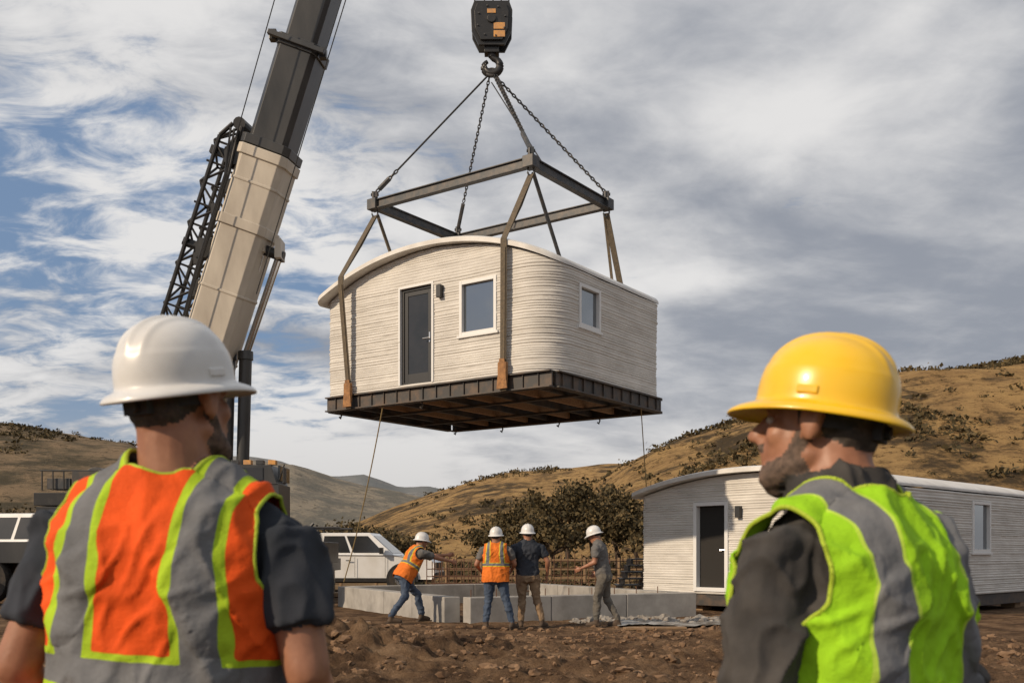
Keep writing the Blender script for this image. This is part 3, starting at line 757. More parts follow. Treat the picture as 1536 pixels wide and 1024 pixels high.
truck("pickup_truck",(-21.5,44,0.2),R(10),'pickup').scale=(1.1,1.1,1.2)

# ---------------------------------------------------------------- foundation & site items
fd=empty("concrete_foundation",(0,0,0)); mb=MB()
A=V((-1.05,18.95,0)); d1=V((math.cos(R(27)),math.sin(R(27)),0)); d2_=V((-math.sin(R(27)),math.cos(R(27)),0))
def blocks(a,d,L_,n,th=.34,hh=.56):
    ang=math.atan2(d.y,d.x)
    for i in range(n):
        Rm=Matrix.Rotation(ang+R(rng.uniform(-.3,.3)),3,'Z')
        c=a+d*(L_/n*(i+.5)); mb.box(c+V((0,0,hh/2-.06+rng.uniform(-.006,.006))),(L_/n-.012,th+rng.uniform(-.01,.01),hh),M_conc,Rm)
blocks(A+d1*.2,d1,5.3,3); blocks(A+d2_*.2,d2_,6.8,4); blocks(A+d1*5.3+d2_*.37,d2_,6.4,4); blocks(A+d2_*7.0+d1*.2,d1,5.0,3)
mb.obj("footing_walls",fd,bevel=.015)
mb=MB()
for i in range(26):
    c=A+d1*(.3+i*.18)+V((0,0,.48)); 
    if i%3==0: mb.cyl(c,c+V((0,0,.16)),.010,.010,M_rust,5)
mb.obj("starter_bars",fd)
def mesh_panel(name,a,d,n,h,sp=.2):
    mb=MB(); a=V(a)
    for i in range(n+1): mb.cyl(a+V(d)*(i*sp),a+V(d)*(i*sp)+V((0,0,h*(1+.04*math.sin(i*5)))),.014,.014,M_rust,5)
    for k in range(int(h/.2)): mb.cyl(a+V((0,0,.1+k*.2)),a+V(d)*(n*sp)+V((0,0,.1+k*.2)),.012,.012,M_rust,5)
    return mb.obj(name)
mesh_panel("rebar_cage",(-2.3,27,0),(1,.1,0),14,1.2); mesh_panel("rebar_cage",(1.0,28.5,0),(1,.15,0),20,1.3); mesh_panel("rebar_cage",(-2.2,27.6,0),(1,.1,0),14,1.1)
mb=MB()
for i in range(16):
    z_=gh(3.8,26.5)+.04+.1*(i//4); x_=3.3+ (i%4)*.24+rng.uniform(-.03,.03); mb.box((x_,26.3,z_),(.2,3.0,.08),M_lumber,Matrix.Rotation(R(-20+rng.uniform(-3,3)),3,'Z'))
mb.obj("lumber_stack",None,bevel=.005)
mb=MB()
for i in range(7): mb.box((3.0+.07*i,26.5,.15+.17*i),(.9-.05*i,1.0,.03),M_black); mb.box((2.7+.07*i,26.5,.08+.17*i),(.06,1,.14),M_black); mb.box((3.3+.05*i,26.5,.08+.17*i),(.06,1,.14),M_black)
mb.obj("pallet_stack",None)
mb=MB()
for k,(x_,y_,a) in enumerate(((-3.0,17.3,12),(-2.6,16.6,-30),(2.5,17.5,8),(-4.0,18.8,40))):
    mb.box((x_,y_,gh(x_,y_)+.03),(1.1,.2,.04),M_lumber,Matrix.Rotation(R(a),3,'Z'))
mb.obj("scrap_boards",None,bevel=.004)
v=[];f=[]
nx_,ny_=50,24
for j in range(ny_):
    for i in range(nx_):
        x_=1.9+2.7*i/(nx_-1); y_=17.9+1.0*j/(ny_-1)+.25*math.sin(i*.2); v.append((x_,y_,gh(x_,y_)+.03+.05*abs(fbm(x_,y_,4,3,33))))
for j in range(ny_-1):
    for i in range(nx_-1): f.append((j*nx_+i,j*nx_+i+1,(j+1)*nx_+i+1,(j+1)*nx_+i))
mb=MB(); mb.add(v,f,mat("plastic_sheet",(.30,.30,.29),(.10,.08,.06),scale=3,rough=.35,lo=.4,hi=.6)); mb.obj("plastic_sheet",None,smooth=True)
mb=MB()
for i in range(30):
    x_=-12+i*1.35; y_=39+.06*x_; z_=gh(x_,y_); mb.cyl((x_,y_,z_-.1),(x_,y_,z_+1.15),.055,.05,M_lumber,6)
for z_ in(.35,.70,1.05): mb.beam((-12,38.28,z_),(27.2,40.63,z_),.03,.09,M_lumber)
mb.obj("wooden_fence",None)

# ---------------------------------------------------------------- people
def roundcone(a,b,ra,rb,n=16,k=4):
    a=V(a);b=V(b); d,s,nn=frame(b-a,V((0,1,0.01)))
    vs=[]
    prof=[(-ra*math.cos(t),ra*math.sin(t),0) for t in np.linspace(0.12,math.pi/2,k)]+[(rb*math.sin(t),rb*math.cos(t),1) for t in np.linspace(0,math.pi/2-.12,k)]
    for h,r,e in prof:
        c=(a if e==0 else b)+d*h
        for i in range(n):
            t=2*math.pi*i/n; vs.append(c+s*(r*math.cos(t))+nn*(r*math.sin(t)))
    m_=len(prof); fs=[]
    for j in range(m_-1):
        for i in range(n): fs.append((j*n+i,j*n+(i+1)%n,(j+1)*n+(i+1)%n,(j+1)*n+i))
    fs.append(tuple(range(n-1,-1,-1))); fs.append(tuple(range((m_-1)*n,m_*n)))
    return vs,fs
def fcone(a,b,ra,rb,n=20):
    mb=MB(); mb.cyl(a,b,ra,rb,M_dark,n); return [V(q) for q in mb.v],mb.f
def ellip(c,r,n=18,m_=12):
    vs=[];c=V(c)
    for j in range(1,m_):
        t=math.pi*j/m_
        for i in range(n):
            p=2*math.pi*i/n; vs.append(c+V((r[0]*math.sin(t)*math.cos(p),r[1]*math.sin(t)*math.sin(p),r[2]*math.cos(t))))
    fs=[]
    for j in range(m_-2):
        for i in range(n): fs.append((j*n+i,(j+1)*n+i,(j+1)*n+(i+1)%n,j*n+(i+1)%n))
    fs.append(tuple(range(n))); fs.append(tuple(range((m_-2)*n+n-1,(m_-2)*n-1,-1)))
    return vs,fs
def loft(secs,n=28,ex=2.5):
    vs=[]
    for (z,rx,ry,yc) in secs:
        for i in range(n):
            t=2*math.pi*i/n; c,s=math.cos(t),math.sin(t)
            vs.append(V((rx*math.copysign(abs(c)**(2/ex),c),yc+ry*math.copysign(abs(s)**(2/ex),s),z)))
    fs=[]
    for j in range(len(secs)-1):
        for i in range(n): fs.append((j*n+i,j*n+(i+1)%n,(j+1)*n+(i+1)%n,(j+1)*n+i))
    fs.append(tuple(range(n-1,-1,-1))); fs.append(tuple(range((len(secs)-1)*n,len(secs)*n)))
    return vs,fs
def xf(part,Mx): return [Mx@v for v in part[0]],part[1]
def remesh(parts,vox,sm=3):
    vs=[];fs=[]
    for v,f in parts:
        o=len(vs); vs+= [tuple(q) for q in v]; fs+=[tuple(i+o for i in g) for g in f]
    me=bpy.data.meshes.new("tmp"); me.from_pydata(vs,[],fs); o=bpy.data.objects.new("tmp",me); scene.collection.objects.link(o)
    r=o.modifiers.new("r",'REMESH'); r.mode='VOXEL'; r.voxel_size=vox; r.adaptivity=0
    s=o.modifiers.new("s",'SMOOTH'); s.factor=.5; s.iterations=sm
    dg=bpy.context.evaluated_depsgraph_get(); out=bpy.data.meshes.new_from_object(o.evaluated_get(dg))
    bpy.data.objects.remove(o); bpy.data.meshes.remove(me); return out
def nn3(x,y,z): return noise.noise(V((x,y,z)))
def folds(p):
    x,y,z=p
    wx=x+.05*nn3(x*4,y*4,z*4+5); wz=z+.05*nn3(x*4+9,y*4,z*4)
    n1=nn3(wx*6+wz*4,y*6,wz*6-wx*6); n2=nn3(wx*13-wz*8,y*13,wz*11+wx*7); n3=nn3(wx*24+wz*9,y*24,wz*24)
    r1=(1-min(1,abs(n1)*3.2))**1.6; r2=(1-min(1,abs(n2)*3.2))**1.6
    return 1.15*r1+.65*r2-.50+.8*nn3(x*4,y*4,z*3)+.25*n3
M_skin=mat("skin",(.36,.17,.10),(.25,.11,.063),scale=14,rough=.5,bump=.002,bscale=140)
M_hair=mat("hair",(.018,.013,.010),(.06,.045,.035),scale=60,rough=.7,bump=.006,bscale=180)
M_beard=mat("beard",(.05,.034,.025),(.15,.10,.075),scale=70,rough=.8,bump=.005,bscale=220)
M_navy=mat("navy_cotton",(.026,.031,.040),(.045,.050,.062),scale=5,rough=.95,bump=.003,bscale=200,spec=.15)
M_jacket=mat("charcoal_jacket",(.040,.038,.037),(.070,.065,.061),scale=9,rough=.9,bump=.004,bscale=120,spec=.2,detail=9)
M_jeans=mat("denim",(.035,.055,.095),(.06,.085,.13),scale=6,rough=.9,bump=.002,bscale=100)
M_tan=mat("khaki",(.27,.185,.11),(.17,.11,.065),scale=6,rough=.9)
M_greyc=mat("grey_cotton",(.13,.125,.12),(.10,.095,.09),scale=6,rough=.9)
M_greyp=mat("grey_work_trousers",(.09,.085,.075),(.13,.115,.095),scale=5,rough=.9)
M_boot=mat("work_boot",(.10,.065,.04),(.05,.035,.025),scale=9,rough=.8)
M_hatw=mat("hard_hat_white",(.64,.64,.63),(.50,.485,.46),scale=7,rough=.35,coat=.25,lo=.45,hi=.85,bump=.0012,bscale=18,detail=10)
M_haty=mat("hard_hat_yellow",(.80,.49,.012),(.62,.36,.02),scale=7,rough=.30,coat=.35,lo=.45,hi=.9,bump=.0012,bscale=18,detail=10)
M_strapb=mat("hat_band",(.02,.02,.022),rough=.7)
M_eye=mat("eye",(.5,.48,.45),rough=.2)
def vestmat(name,base,lime,w1,w2):
    m,nt,b=newmat(name); n=nt.nodes; l=nt.links
    b.inputs["Roughness"].default_value=.8; b.inputs["Specular IOR Level"].default_value=.2
    at=n.new("ShaderNodeAttribute"); at.attribute_name="d_tape"
    def lt(w_):
        x=n.new("ShaderNodeMath"); x.operation='LESS_THAN'; l.new(at.outputs["Fac"],x.inputs[0]); x.inputs[1].default_value=w_; return x.outputs[0]
    tcn=n.new("ShaderNodeTexCoord"); nn=n.new("ShaderNodeTexNoise"); nn.inputs["Scale"].default_value=9; nn.inputs["Detail"].default_value=9; nn.inputs["Roughness"].default_value=.65; l.new(tcn.outputs["Object"],nn.inputs["Vector"])
    mr=n.new("ShaderNodeMapRange"); mr.inputs[1].default_value=.3; mr.inputs[2].default_value=.7; l.new(nn.outputs["Fac"],mr.inputs[0])
    def mixn(f,a,bb):
        x=n.new("ShaderNodeMix"); x.data_type='RGBA'; l.new(f,x.inputs[0])
        for i,c in((6,a),(7,bb)):
            if isinstance(c,tuple): x.inputs[i].default_value=(*c,1)
            else: l.new(c,x.inputs[i])
        return x.outputs[2]
    bc=mixn(mr.outputs[0],tuple(q*.74 for q in base),base); tp=mixn(mr.outputs[0],(.115,.12,.13),(.19,.195,.205)); lm=mixn(mr.outputs[0],tuple(q*.75 for q in lime),lime)
    c=mixn(lt(w2),bc,lm); c=mixn(lt(w1),c,tp); l.new(c,b.inputs["Base Color"])
    ch=n.new("ShaderNodeTexChecker"); ch.inputs["Scale"].default_value=260; l.new(tcn.outputs["Object"],ch.inputs["Vector"])
    n3_=n.new("ShaderNodeTexNoise"); n3_.inputs["Scale"].default_value=22; n3_.inputs["Detail"].default_value=6; l.new(tcn.outputs["Object"],n3_.inputs["Vector"])
    ad=n.new("ShaderNodeMath"); ad.operation='MULTIPLY_ADD'; l.new(ch.outputs["Fac"],ad.inputs[0]); ad.inputs[1].default_value=.10; l.new(n3_.outputs["Fac"],ad.inputs[2])
    bp=n.new("ShaderNodeBump"); bp.inputs["Distance"].default_value=.012; bp.inputs["Strength"].default_value=.7; l.new(ad.outputs[0],bp.inputs["Height"])
    ls=n.new("ShaderNodeMath"); ls.operation='ADD'; l.new(lt(w2),ls.inputs[0]); l.new(lt(w1),ls.inputs[1])
    b2=n.new("ShaderNodeBump"); b2.inputs["Distance"].default_value=.002; l.new(ls.outputs[0],b2.inputs["Height"]); l.new(bp.outputs[0],b2.inputs["Normal"]); l.new(b2.outputs[0],b.inputs["Normal"])
    return m
M_vo=vestmat("vest_orange",(.85,.105,.014),(.42,.62,.03),.027,.044)
M_vl=vestmat("vest_lime",(.34,.66,.02),(.50,.72,.08),.027,.032)
M_vo2=vestmat("vest_orange_small",(.80,.20,.03),(.70,.55,.05),.022,.036)

def hand(mb,wr,d,pn,side,curl,m):
    wr=V(wr); d=V(d).normalized(); pn=V(pn); pn=(pn-d*pn.dot(d)).normalized(); sd=d.cross(pn).normalized()*side
    Mx=Matrix.Translation(wr+d*.045)@Matrix((( sd.x,d.x,pn.x,0),(sd.y,d.y,pn.y,0),(sd.z,d.z,pn.z,0),(0,0,0,1)))
    p=ellip((0,0,0),(.043,.058,.018)); mb.add([Mx@q for q in p[0]],p[1],m)
    for k,(o,l_) in enumerate(((.030,.072),(.010,.082),(-.010,.076),(-.029,.058))):
        a=wr+d*.082+sd*o; ang=curl*.4; 
        for sgl,rr in((.45,.0095),(.32,.0085),(.27,.0075)):
            dd=d*math.cos(ang)+pn*math.sin(ang); b_=a+dd*(l_*sgl); p=roundcone(a,b_,rr,rr*.92,8,3); mb.add(p[0],p[1],m); a=b_; ang+=curl*(.8+.05*k)
    a=wr+d*.02+sd*.03; dd=(d*.75+sd*.6+pn*.35).normalized()
    for l_,rr in((.04,.0125),(.03,.0105)):
        b_=a+dd*l_; p=roundcone(a,b_,rr,rr*.9,8,3); mb.add(p[0],p[1],m); a=b_; dd=(dd+d*.4-sd*.1+pn*.2).normalized()
def hardhat(par,Mx,m,hi=True):
    na=128 if hi else 40; rings=[]
    for t in np.linspace(0.03,1,34 if hi else 10):
        a=t*math.pi/2; rings.append(('d',math.sin(a)**.92,math.cos(a)**.80))
    for q,z in((.02,-.006),(.06,-.010),(.3,-.013),(.7,-.018),(.93,-.024),(1.0,-.029),(.985,-.033)): rings.append(('b',q,z))
    vs=[]
    for kd,r,z in rings:
        for i in range(na):
            t=2*math.pi*i/na; c,s=math.cos(t),math.sin(t)
            Rx,Ry=.118,.142 if s<0 else .140
            if kd=='d':
                x,y=Rx*r*c,Ry*r*s; zz=.142*z
                rib=math.exp(-(x/.010)**2)*.009+ math.exp(-((abs(x)-.040)/.007)**2)*.006
                rib*=max(0,min(1,(1-r)*8))*max(0,min(1,z*3))
                zz+=rib; 
                if r>.93: x*=1.012;y*=1.012
            else:
                bw=.028+(.028 if s>0 else .008)*abs(s)**2
                x,y=(Rx*1.014+bw*r)*c,(Ry*1.014+bw*r)*s; zz=z-(.010*max(0,s)**2+.004*max(0,-s))*r
            vs.append(Mx@V((x,y,zz)))
    fs=[tuple(range(na))]
    for j in range(len(rings)-1):
        for i in range(na): fs.append((j*na+i,(j+1)*na+i,(j+1)*na+(i+1)%na,j*na+(i+1)%na))
    mb=MB(); mb.add(vs,fs,m); o=mb.obj("hard_hat",par,smooth=True,ang=60,fixn=True); sm=o.modifiers.new("s",'SOLIDIFY'); sm.thickness=.003; sm.offset=-1
    Rn=Mx.to_3x3().normalized()
    mb=MB()
    for s in(-1,1): 
        mb.box(Mx@V((s*.117,.01,.012)),(.012,.040,.016),m,Rn)
    mb.obj("accessory_slots",par,bevel=.003)
    mb=MB()
    vs=[];n=32
    for z in(-.055,-.004):
        for i in range(n):
            t=2*math.pi*i/n; vs.append(Mx@V((.092*math.cos(t),-.002+.114*math.sin(t),z+(.03 if math.sin(t)>0 and z<-.05 else 0))))
    mb.add(vs,[(i,(i+1)%n,n+(i+1)%n,n+i) for i in range(n)],M_strapb)
    mb.box(Mx@V((0,-.116,-.045)),(.065,.020,.034),M_strapb,Rn); mb.cyl(Mx@V((0,-.12,-.045)),Mx@V((0,-.138,-.045)),.013,.013,M_strapb,12)
    mb.obj("hat_suspension",par,smooth=False)
def person(name,loc,yaw,scale=1.0,bulk=1.0,lean=0,roll=0,twist=0,hyaw=0,hpitch=0,hroll=0,el=None,wr=None,kn=None,an=None,toe=None,pel=(0,0,.93),
           long=False,shirt=None,pants=None,vest=None,vfn=None,hat=None,beard=False,vox=.014,fold=.008,curl=.5,collar=False,hand_n=None,hats=1.0,neck=0.0,heads=1.0,hfwd=0.0,vhem=.83):
    par=empty(name,loc,yaw,scale)
    Mt=Matrix.Translation(pel)@Matrix.Rotation(R(twist),4,'Z')@Matrix.Rotation(R(roll),4,'Y')@Matrix.Rotation(R(-lean),4,'X')@Matrix.Translation((0,0,-.93))
    Mh=Mt@Matrix.Translation((0,-.005+hfwd,1.50+neck))@Matrix.Rotation(R(hyaw),4,'Z')@Matrix.Rotation(R(hroll),4,'Y')@Matrix.Rotation(R(hpitch),4,'X')@Matrix.Translation((0,.015,.118))@Matrix.Scale(heads,4)
    P={}
    def ad(tag,p,Mx=None): P.setdefault(tag,[]).append(xf(p,Mx) if Mx is not None else p)
    k=bulk
    tors=[(.90,.165*k,.118*k,0),(.97,.172*k,.125*k,.004),(1.06,.165*k,.122*k,.008),(1.16,.170*k,.120*k,.010),(1.27,.186*k,.126*k,.004),(1.36,.192*k,.124*k,-.006),(1.42,.172*k,.104*k,-.012),(1.46,.125*k,.082*k,-.016),(1.495,.075,.066,-.012)]
    tparts=[loft(tors)]
    for s in(-1,1):
        tparts.append(roundcone((s*.13*k,-.006,1.405),(s*.190*k,0,1.372),.066,.070))
        tparts.append(roundcone((s*.028,-.02,1.510),(s*.15*k,-.010,1.418),.042,.045))
        tparts.append(roundcone((s*.07*k,-.075*k,1.33),(s*.10*k,-.06*k,1.22),.065,.055))
    for p in tparts: ad('shirt',p,Mt)
    if collar:
        ad('shirt',loft([(1.45,.115,.098,-.01),(1.50,.096,.094,.002),(1.555,.086,.088,.016)]),Mt)
    else: ad('shirt',loft([(1.45,.10,.09,-.01),(1.508,.074,.074,-.004)]),Mt)
    ad('pants',loft([(.79,.15*k,.115*k,0),(.86,.172*k,.125*k,0),(.925,.168*k,.120*k,0)]),Mt)
    for i,s in enumerate((-1,1)):
        sh=Mt@V((s*.193*k,0,1.385)); e=V(el[i]); w_=V(wr[i])
        if long:
            ad('shirt',roundcone(sh,e,.070,.058)); ad('shirt',roundcone(e,e.lerp(w_,.9),.058,.042)); ad('skin',roundcone(e.lerp(w_,.8),w_,.030,.026))
        else:
            ad('shirt',fcone(sh.lerp(e,-.05),sh.lerp(e,.66),.078,.070)); ad('skin',roundcone(sh.lerp(e,.3),e,.052,.044)); ad('skin',roundcone(e,w_,.043,.026)); ad('skin',roundcone(e.lerp(w_,.12),e.lerp(w_,.35),.046,.042))
        hp=Mt@V((s*.088*k,0,.885)); kk=V(kn[i]); a=V(an[i])
        ad('pants',roundcone(hp,kk,.098*k,.068)); ad('pants',roundcone(kk,a+V((0,0,.05)),.068,.056)); ad('pants',roundcone(kk.lerp(a,.15)+V((0,-.012,0)),kk.lerp(a,.4)+V((0,-.015,0)),.062,.060))
        td=Matrix.Rotation(R(toe[i]),3,'Z')@V((0,1,0))
        ad('boot',roundcone(a+V((0,0,.06)),a-V((0,0,.02)),.050,.050)); ad('boot',roundcone(a-td*.035+V((0,0,-.055)),a+td*.16+V((0,0,-.060)),.040,.038)); ad('boot',roundcone(a+td*.02+V((0,0,-.03)),a+td*.13+V((0,0,-.05)),.045,.040))
    ad('skin',ellip((0,-.010,.030),(.077,.097,.085)),Mh); ad('skin',ellip((0,.030,-.030),(.062,.066,.085)),Mh)
    ad('skin',roundcone((0,.06,-.098),(0,.074,-.094),.024,.022),Mh)
    for s in(-1,1):
        ad('skin',roundcone((s*.050,.0,-.055),(s*.018,.066,-.096),.024,.022),Mh); ad('skin',ellip((s*.040,.062,-.022),(.022,.024,.026)),Mh)
        ad('skin',ellip((s*.084,-.004,-.002),(.010,.021,.035)),Mh); ad('skin',roundcone((s*.092,-.020,.020),(s*.087,-.004,-.030),.008,.007,8),Mh)
    ad('skin',roundcone((0,.092,.012),(0,.120,-.024),.010,.013),Mh); ad('skin',roundcone((-.012,.102,-.032),(.012,.102,-.032),.010,.010),Mh)
    ad('skin',roundcone((-.036,.078,.024),(.036,.078,.024),.015,.015),Mh)
    ad('skin',roundcone((-.020,.090,-.058),(.020,.090,-.058),.009,.009),Mh); ad('skin',roundcone((-.018,.087,-.072),(.018,.087,-.072),.009,.009),Mh)
    nb=Mt@V((0,-.012,1.46)); ad('skin',roundcone(Mh@V((0,-.028,-.045)),nb,.066,.072))
    ad('hair',ellip((0,-.026,.036),(.080,.090,.084)),Mh); ad('hair',ellip((0,-.058,-.014),(.064,.046,.046)),Mh)
    for s in(-1,1): ad('hair',roundcone((s*.070,.018,.04),(s*.073,.014,.0),.010,.008,8),Mh)
    if beard:
        ad('beard',roundcone((0,.060,-.106),(0,.074,-.096),.030,.028),Mh)
        for s in(-1,1):
            ad('beard',roundcone((s*.062,.014,-.03),(s*.052,.024,-.075),.014,.022),Mh); ad('beard',roundcone((s*.050,.022,-.075),(s*.020,.070,-.098),.026,.026),Mh)
        ad('beard',roundcone((-.022,.096,-.047),(.022,.096,-.047),.007,.007),Mh)
    me=remesh([q for t in P.values() for q in t],vox,3 if vox>.01 else 4)
    tags=list(P); nV=len(me.vertices); cov_=np.empty(nV*3); me.vertices.foreach_get("co",cov_); cov_=cov_.reshape(-1,3)
    nr=np.empty(nV*3); me.vertices.foreach_get("normal",nr); nr=nr.reshape(-1,3)
    D=np.full((len(tags),nV),9.0)
    for ti,t in enumerate(tags):
        pv=[];fs=[]
        for q in P[t]:
            o=len(pv); pv+=[tuple(x) for x in q[0]]; fs+=[tuple(i+o for i in g) for g in q[1]]
        bt=BVHTree.FromPolygons(pv,fs)
        for i in range(nV):
            r=bt.find_nearest(cov_[i],.12)
            if r[3] is not None: D[ti,i]=r[3]
    bias={'hair':-.002,'beard':-.002,'shirt':-.002}
    for ti,t in enumerate(tags): D[ti]+=bias.get(t,0)
    vt=D.argmin(0)
    cloth=np.isin(vt,[tags.index(t) for t in('shirt','pants')])
    for i in np.nonzero(cloth)[0]: cov_[i]+=nr[i]*fold*folds(cov_[i])
    for i in np.nonzero(np.isin(vt,[tags.index(t) for t in('hair','beard') if t in tags]))[0]:
        p=cov_[i]*90; cov_[i]+=nr[i]*.0022*nn3(*p)
    me.vertices.foreach_set("co",cov_.reshape(-1))
    mats={'shirt':shirt,'pants':pants,'skin':M_skin,'hair':M_hair,'beard':M_beard,'boot':M_boot}
    me.materials.clear()
    for t in tags: me.materials.append(mats[t])
    mi=[]
    for p in me.polygons:
        tt=[vt[i] for i in p.vertices]; mi.append(max(set(tt),key=tt.count))
    me.polygons.foreach_set("material_index",mi); me.polygons.foreach_set("use_smooth",[True]*len(me.polygons)); me.update()
    o=bpy.data.objects.new("body",me); scene.collection.objects.link(o); o.parent=par
    mb=MB()
    for i,s in enumerate((-1,1)):
        e,w_=V(el[i]),V(wr[i]); d=(w_-e).normalized(); pn=V(hand_n[i]) if hand_n else V((-s,0.1,0)); 
        hand(mb,w_,d,pn,(1 if d.cross(pn).y>0 else -1),curl,M_skin)
        a=V(an[i]); td=Matrix.Rotation(R(toe[i]),3,'Z'); mb.box(a+td@V((0,.06,-.092)),(.088,.30,.018),M_boot,td)
    for s in(-1,1):
        p=ellip((s*.031,.081,.004),(.012,.010,.008),10,8); mb.add([Mh@q for q in p[0]],p[1],M_eye); p=ellip((s*.031,.0885,.004),(.005,.004,.005),8,6); mb.add([Mh@q for q in p[0]],p[1],M_hair)
    mb.obj("hands_and_soles",par,smooth=True)
    hardhat(par,Mh@Matrix.Translation((0,-.004,.040))@Matrix.Rotation(R(3),4,'X')@Matrix.Scale(hats,4),hat,vox<.01)
    if vest:
        tp=[loft([(.78,.178*k,.130*k,0),(.90,.180*k,.132*k,.002)]+tors[1:])]+tparts[1:]
        vm=remesh(tp,max(vox*.9,.006),8); n2_=len(vm.vertices); c=np.empty(n2_*3); vm.vertices.foreach_get("co",c); c=c.reshape(-1,3); q=np.empty(n2_*3); vm.vertices.foreach_get("normal",q); q=q.reshape(-1,3)
        c0=c.copy()
        for i in range(n2_):
            p=c[i]; low=max(0,min(1,(1.36-p[2])/.3))
            x_,y_,z_=p; w1_=nn3(x_*3,y_*3,z_*3+4)*.12
            a1=nn3((x_+w1_)*9+z_*2.5,y_*7,z_*2.2-x_*2); a2=nn3((x_-w1_)*17-z_*7,y_*13,z_*8+x_*6)
            r1=(1-min(1,abs(a1)*3))**1.5; r2=(1-min(1,abs(a2)*3))**1.5
            c[i]=p+q[i]*(.018+low*.014+fold*(.25+(.9+.6*low)*r1+.6*r2+.7*nn3(x_*5,y_*5,z_*4)+.3*nn3(x_*26,y_*26,z_*26)))
        z=c0[:,2]+.005*np.sin(c0[:,0]*30); ax=np.interp(z,[1.17,1.21,1.25,1.32,1.40,1.50],[.40,.235,.190,.168,.163,.168])*k
        g=np.maximum(np.abs(c0[:,0])-ax,vhem-z)
        dn=np.hypot(c0[:,0],c0[:,1]+.01); g=np.maximum(g,np.where(z>1.40,(.078+(.014 if collar else 0))-dn,-1)); 
        vv_=(z-1.20)*.38-np.abs(c0[:,0]); g=np.where(c0[:,1]>.0,np.maximum(g,vv_),g)
        dt0=vfn(c0)
        vm.calc_loop_triangles(); verts=c.tolist(); dts=dt0.tolist(); faces=[]; cache={}
        def cut(i,j):
            key=(min(i,j),max(i,j))
            if key not in cache:
                t=g[i]/(g[i]-g[j]); cache[key]=len(verts); verts.append((c[i]*(1-t)+c[j]*t).tolist()); dts.append(dt0[i]*(1-t)+dt0[j]*t)
            return cache[key]
        for lt in vm.loop_triangles:
            T=list(lt.vertices); out=[]
            if all(g[i]>0 for i in T): continue
            for a in range(3):
                i,j=T[a],T[(a+1)%3]
                if g[i]<=0: out.append(i)
                if (g[i]<=0)!=(g[j]<=0): out.append(cut(i,j))
            if len(out)>=3: faces.append(tuple(out))
        used=sorted({i for f_ in faces for i in f_}); mp={o_:i for i,o_ in enumerate(used)}
        vl=[verts[i] for i in used]; dt=np.array([dts[i] for i in used]); faces=[tuple(mp[i] for i in f_) for f_ in faces]
        me=bpy.data.meshes.new("vest"); me.from_pydata([tuple(Mt@V(p)) for p in vl],[],faces); me.materials.append(vest)
        at=me.attributes.new("d_tape",'FLOAT','POINT'); at.data.foreach_set("value",dt.astype(float))
        me.polygons.foreach_set("use_smooth",[True]*len(me.polygons)); me.update()
        o=bpy.data.objects.new("safety_vest",me); scene.collection.objects.link(o); o.parent=par
        sm=o.modifiers.new("s",'SOLIDIFY'); sm.thickness=.004; sm.offset=0
        if vox<.01:
            from collections import Counter
            ec=Counter()
            for f_ in faces:
                for a in range(len(f_)):
                    i,j=f_[a],f_[(a+1)%len(f_)]; ec[(min(i,j),max(i,j))]+=1
            mb=MB(); pm=mat("vest_binding",(.36,.48,.03),rough=.8)
            for (i,j),cn in ec.items():
                if cn==1:
                    p_,q_=Mt@V(vl[i]),Mt@V(vl[j])
                    if (p_-q_).length>1e-4: mb.cyl(p_,q_,.0042,.0042,pm,6)
            mb.obj("vest_binding",par,smooth=True)
        bpy.data.meshes.remove(vm)
    return par
def tapeA(p):
    x,z=p[:,0],p[:,2]; a=np.abs(np.abs(x)-(.106+.035*np.clip(1.42-z,0,1)))+np.where(z<1.15,1,0); return np.minimum(a,np.abs(z-1.130))
def tapeB(p):
    x,z=p[:,0],p[:,2]; a=np.abs(np.abs(x)-(.110+.02*np.clip(1.42-z,0,1))); return np.minimum(a,np.abs(z-.98))
stand=dict(kn=[(-.11,.03,.50),(.11,.03,.50)],an=[(-.13,-.01,.105),(.13,-.01,.105)],toe=[12,-12])
person("construction_worker",(-.680,1.96,gh(-.675,1.96)),R(-9),.992,bulk=1.13,roll=3.5,hyaw=-20,hpitch=9,hroll=-4,
   el=[(-.300,-.03,1.13),(.305,-.03,1.13)],wr=[(-.29,.10,.90),(.30,.10,.90)],shirt=M_navy,pants=M_jeans,vest=M_vo,vfn=tapeA,hat=M_hatw,beard=True,vox=.006,fold=.011,hats=.86,neck=.030,**stand)
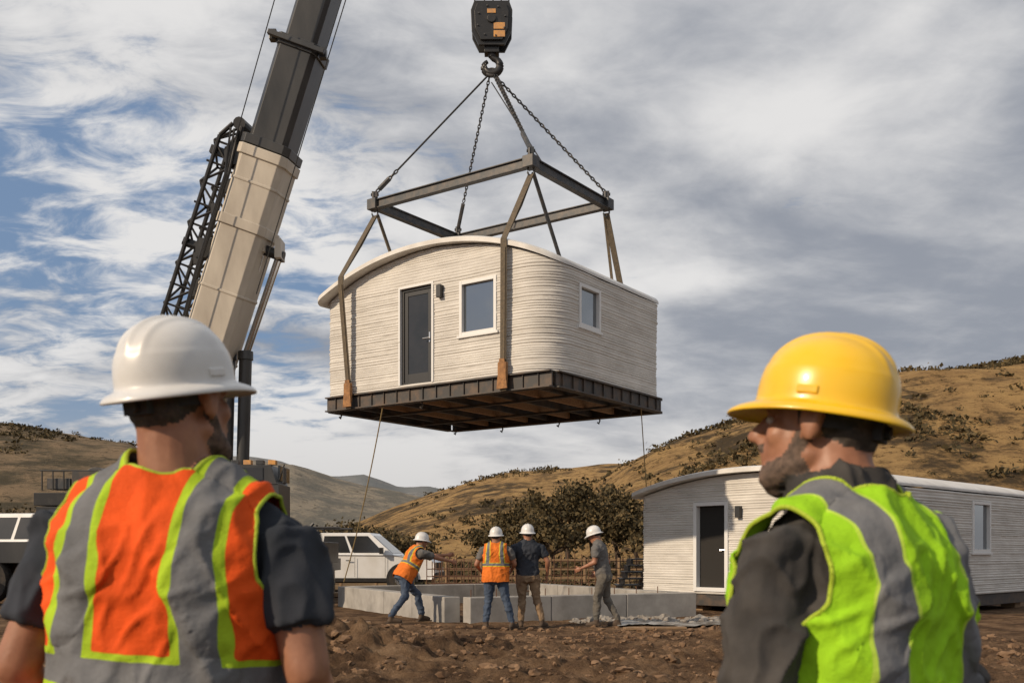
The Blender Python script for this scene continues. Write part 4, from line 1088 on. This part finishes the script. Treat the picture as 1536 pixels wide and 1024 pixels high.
person("construction_worker",(.632,1.77,gh(.59,1.78)),R(38),.965,bulk=1.14,lean=6,hyaw=22,hpitch=12,
   el=[(-.305,.02,1.13),(.300,-.0,1.13)],wr=[(-.28,.20,.95),(.29,.14,.90)],shirt=M_jacket,pants=M_jeans,vest=M_vl,vfn=tapeB,hat=M_haty,beard=True,long=True,collar=True,vox=.006,fold=.015,hats=.88,neck=.034,heads=1.06,hfwd=.045,**stand)
def g0(x,y): return (x,y,gh(x,y))
person("construction_worker",g0(-1.95,19.0),R(-62),1.05,lean=33,pel=(0,-.10,.87),hpitch=22,
   el=[(-.18,.50,1.20),(.18,.50,1.16)],wr=[(-.10,.80,1.22),(.10,.79,1.10)],kn=[(-.14,.22,.50),(.14,-.14,.48)],an=[(-.16,.30,.105),(.18,-.42,.105)],toe=[10,-20],
   shirt=M_greyc,pants=M_jeans,vest=M_vo2,vfn=tapeA,hat=M_hatw,fold=.012,hand_n=[(1,0,0),(-1,0,0)],curl=.9,hats=.93)
person("construction_worker",g0(-.28,17.45),R(-6),1.0,bulk=1.12,hyaw=-5,
   el=[(-.34,-.02,1.13),(.32,.06,1.14)],wr=[(-.30,.20,1.02),(.24,.28,1.02)],kn=[(-.14,.02,.50),(.18,.0,.50)],an=[(-.17,-.05,.105),(.28,-.02,.105)],toe=[18,-30],
   shirt=M_greyc,pants=M_jeans,vest=M_vo2,vfn=tapeA,hat=M_hatw,fold=.012,curl=.9,hats=.93)
person("construction_worker",g0(.28,17.75),R(4),1.03,bulk=1.14,hyaw=10,
   el=[(-.32,-.02,1.13),(.34,-.04,1.14)],wr=[(-.20,.20,1.05),(.34,.06,.90)],kn=[(-.10,.02,.50),(.15,.02,.50)],an=[(-.12,.0,.105),(.24,-.04,.105)],toe=[10,-35],
   shirt=M_navy,pants=M_tan,vest=None,vfn=None,hat=M_hatw,fold=.012,curl=.8,hats=.93)
person("construction_worker",g0(1.66,18.1),R(72),1.04,bulk=1.06,lean=12,hpitch=-8,
   el=[(-.25,.10,1.13),(.26,-.02,1.13)],wr=[(-.22,.36,1.02),(.24,.18,.95)],kn=[(-.10,.10,.50),(.11,-.02,.50)],an=[(-.11,.10,.105),(.12,-.22,.105)],toe=[8,-12],
   shirt=M_greyc,pants=M_greyp,vest=None,vfn=None,hat=M_hatw,fold=.012,curl=.8,hats=.93)
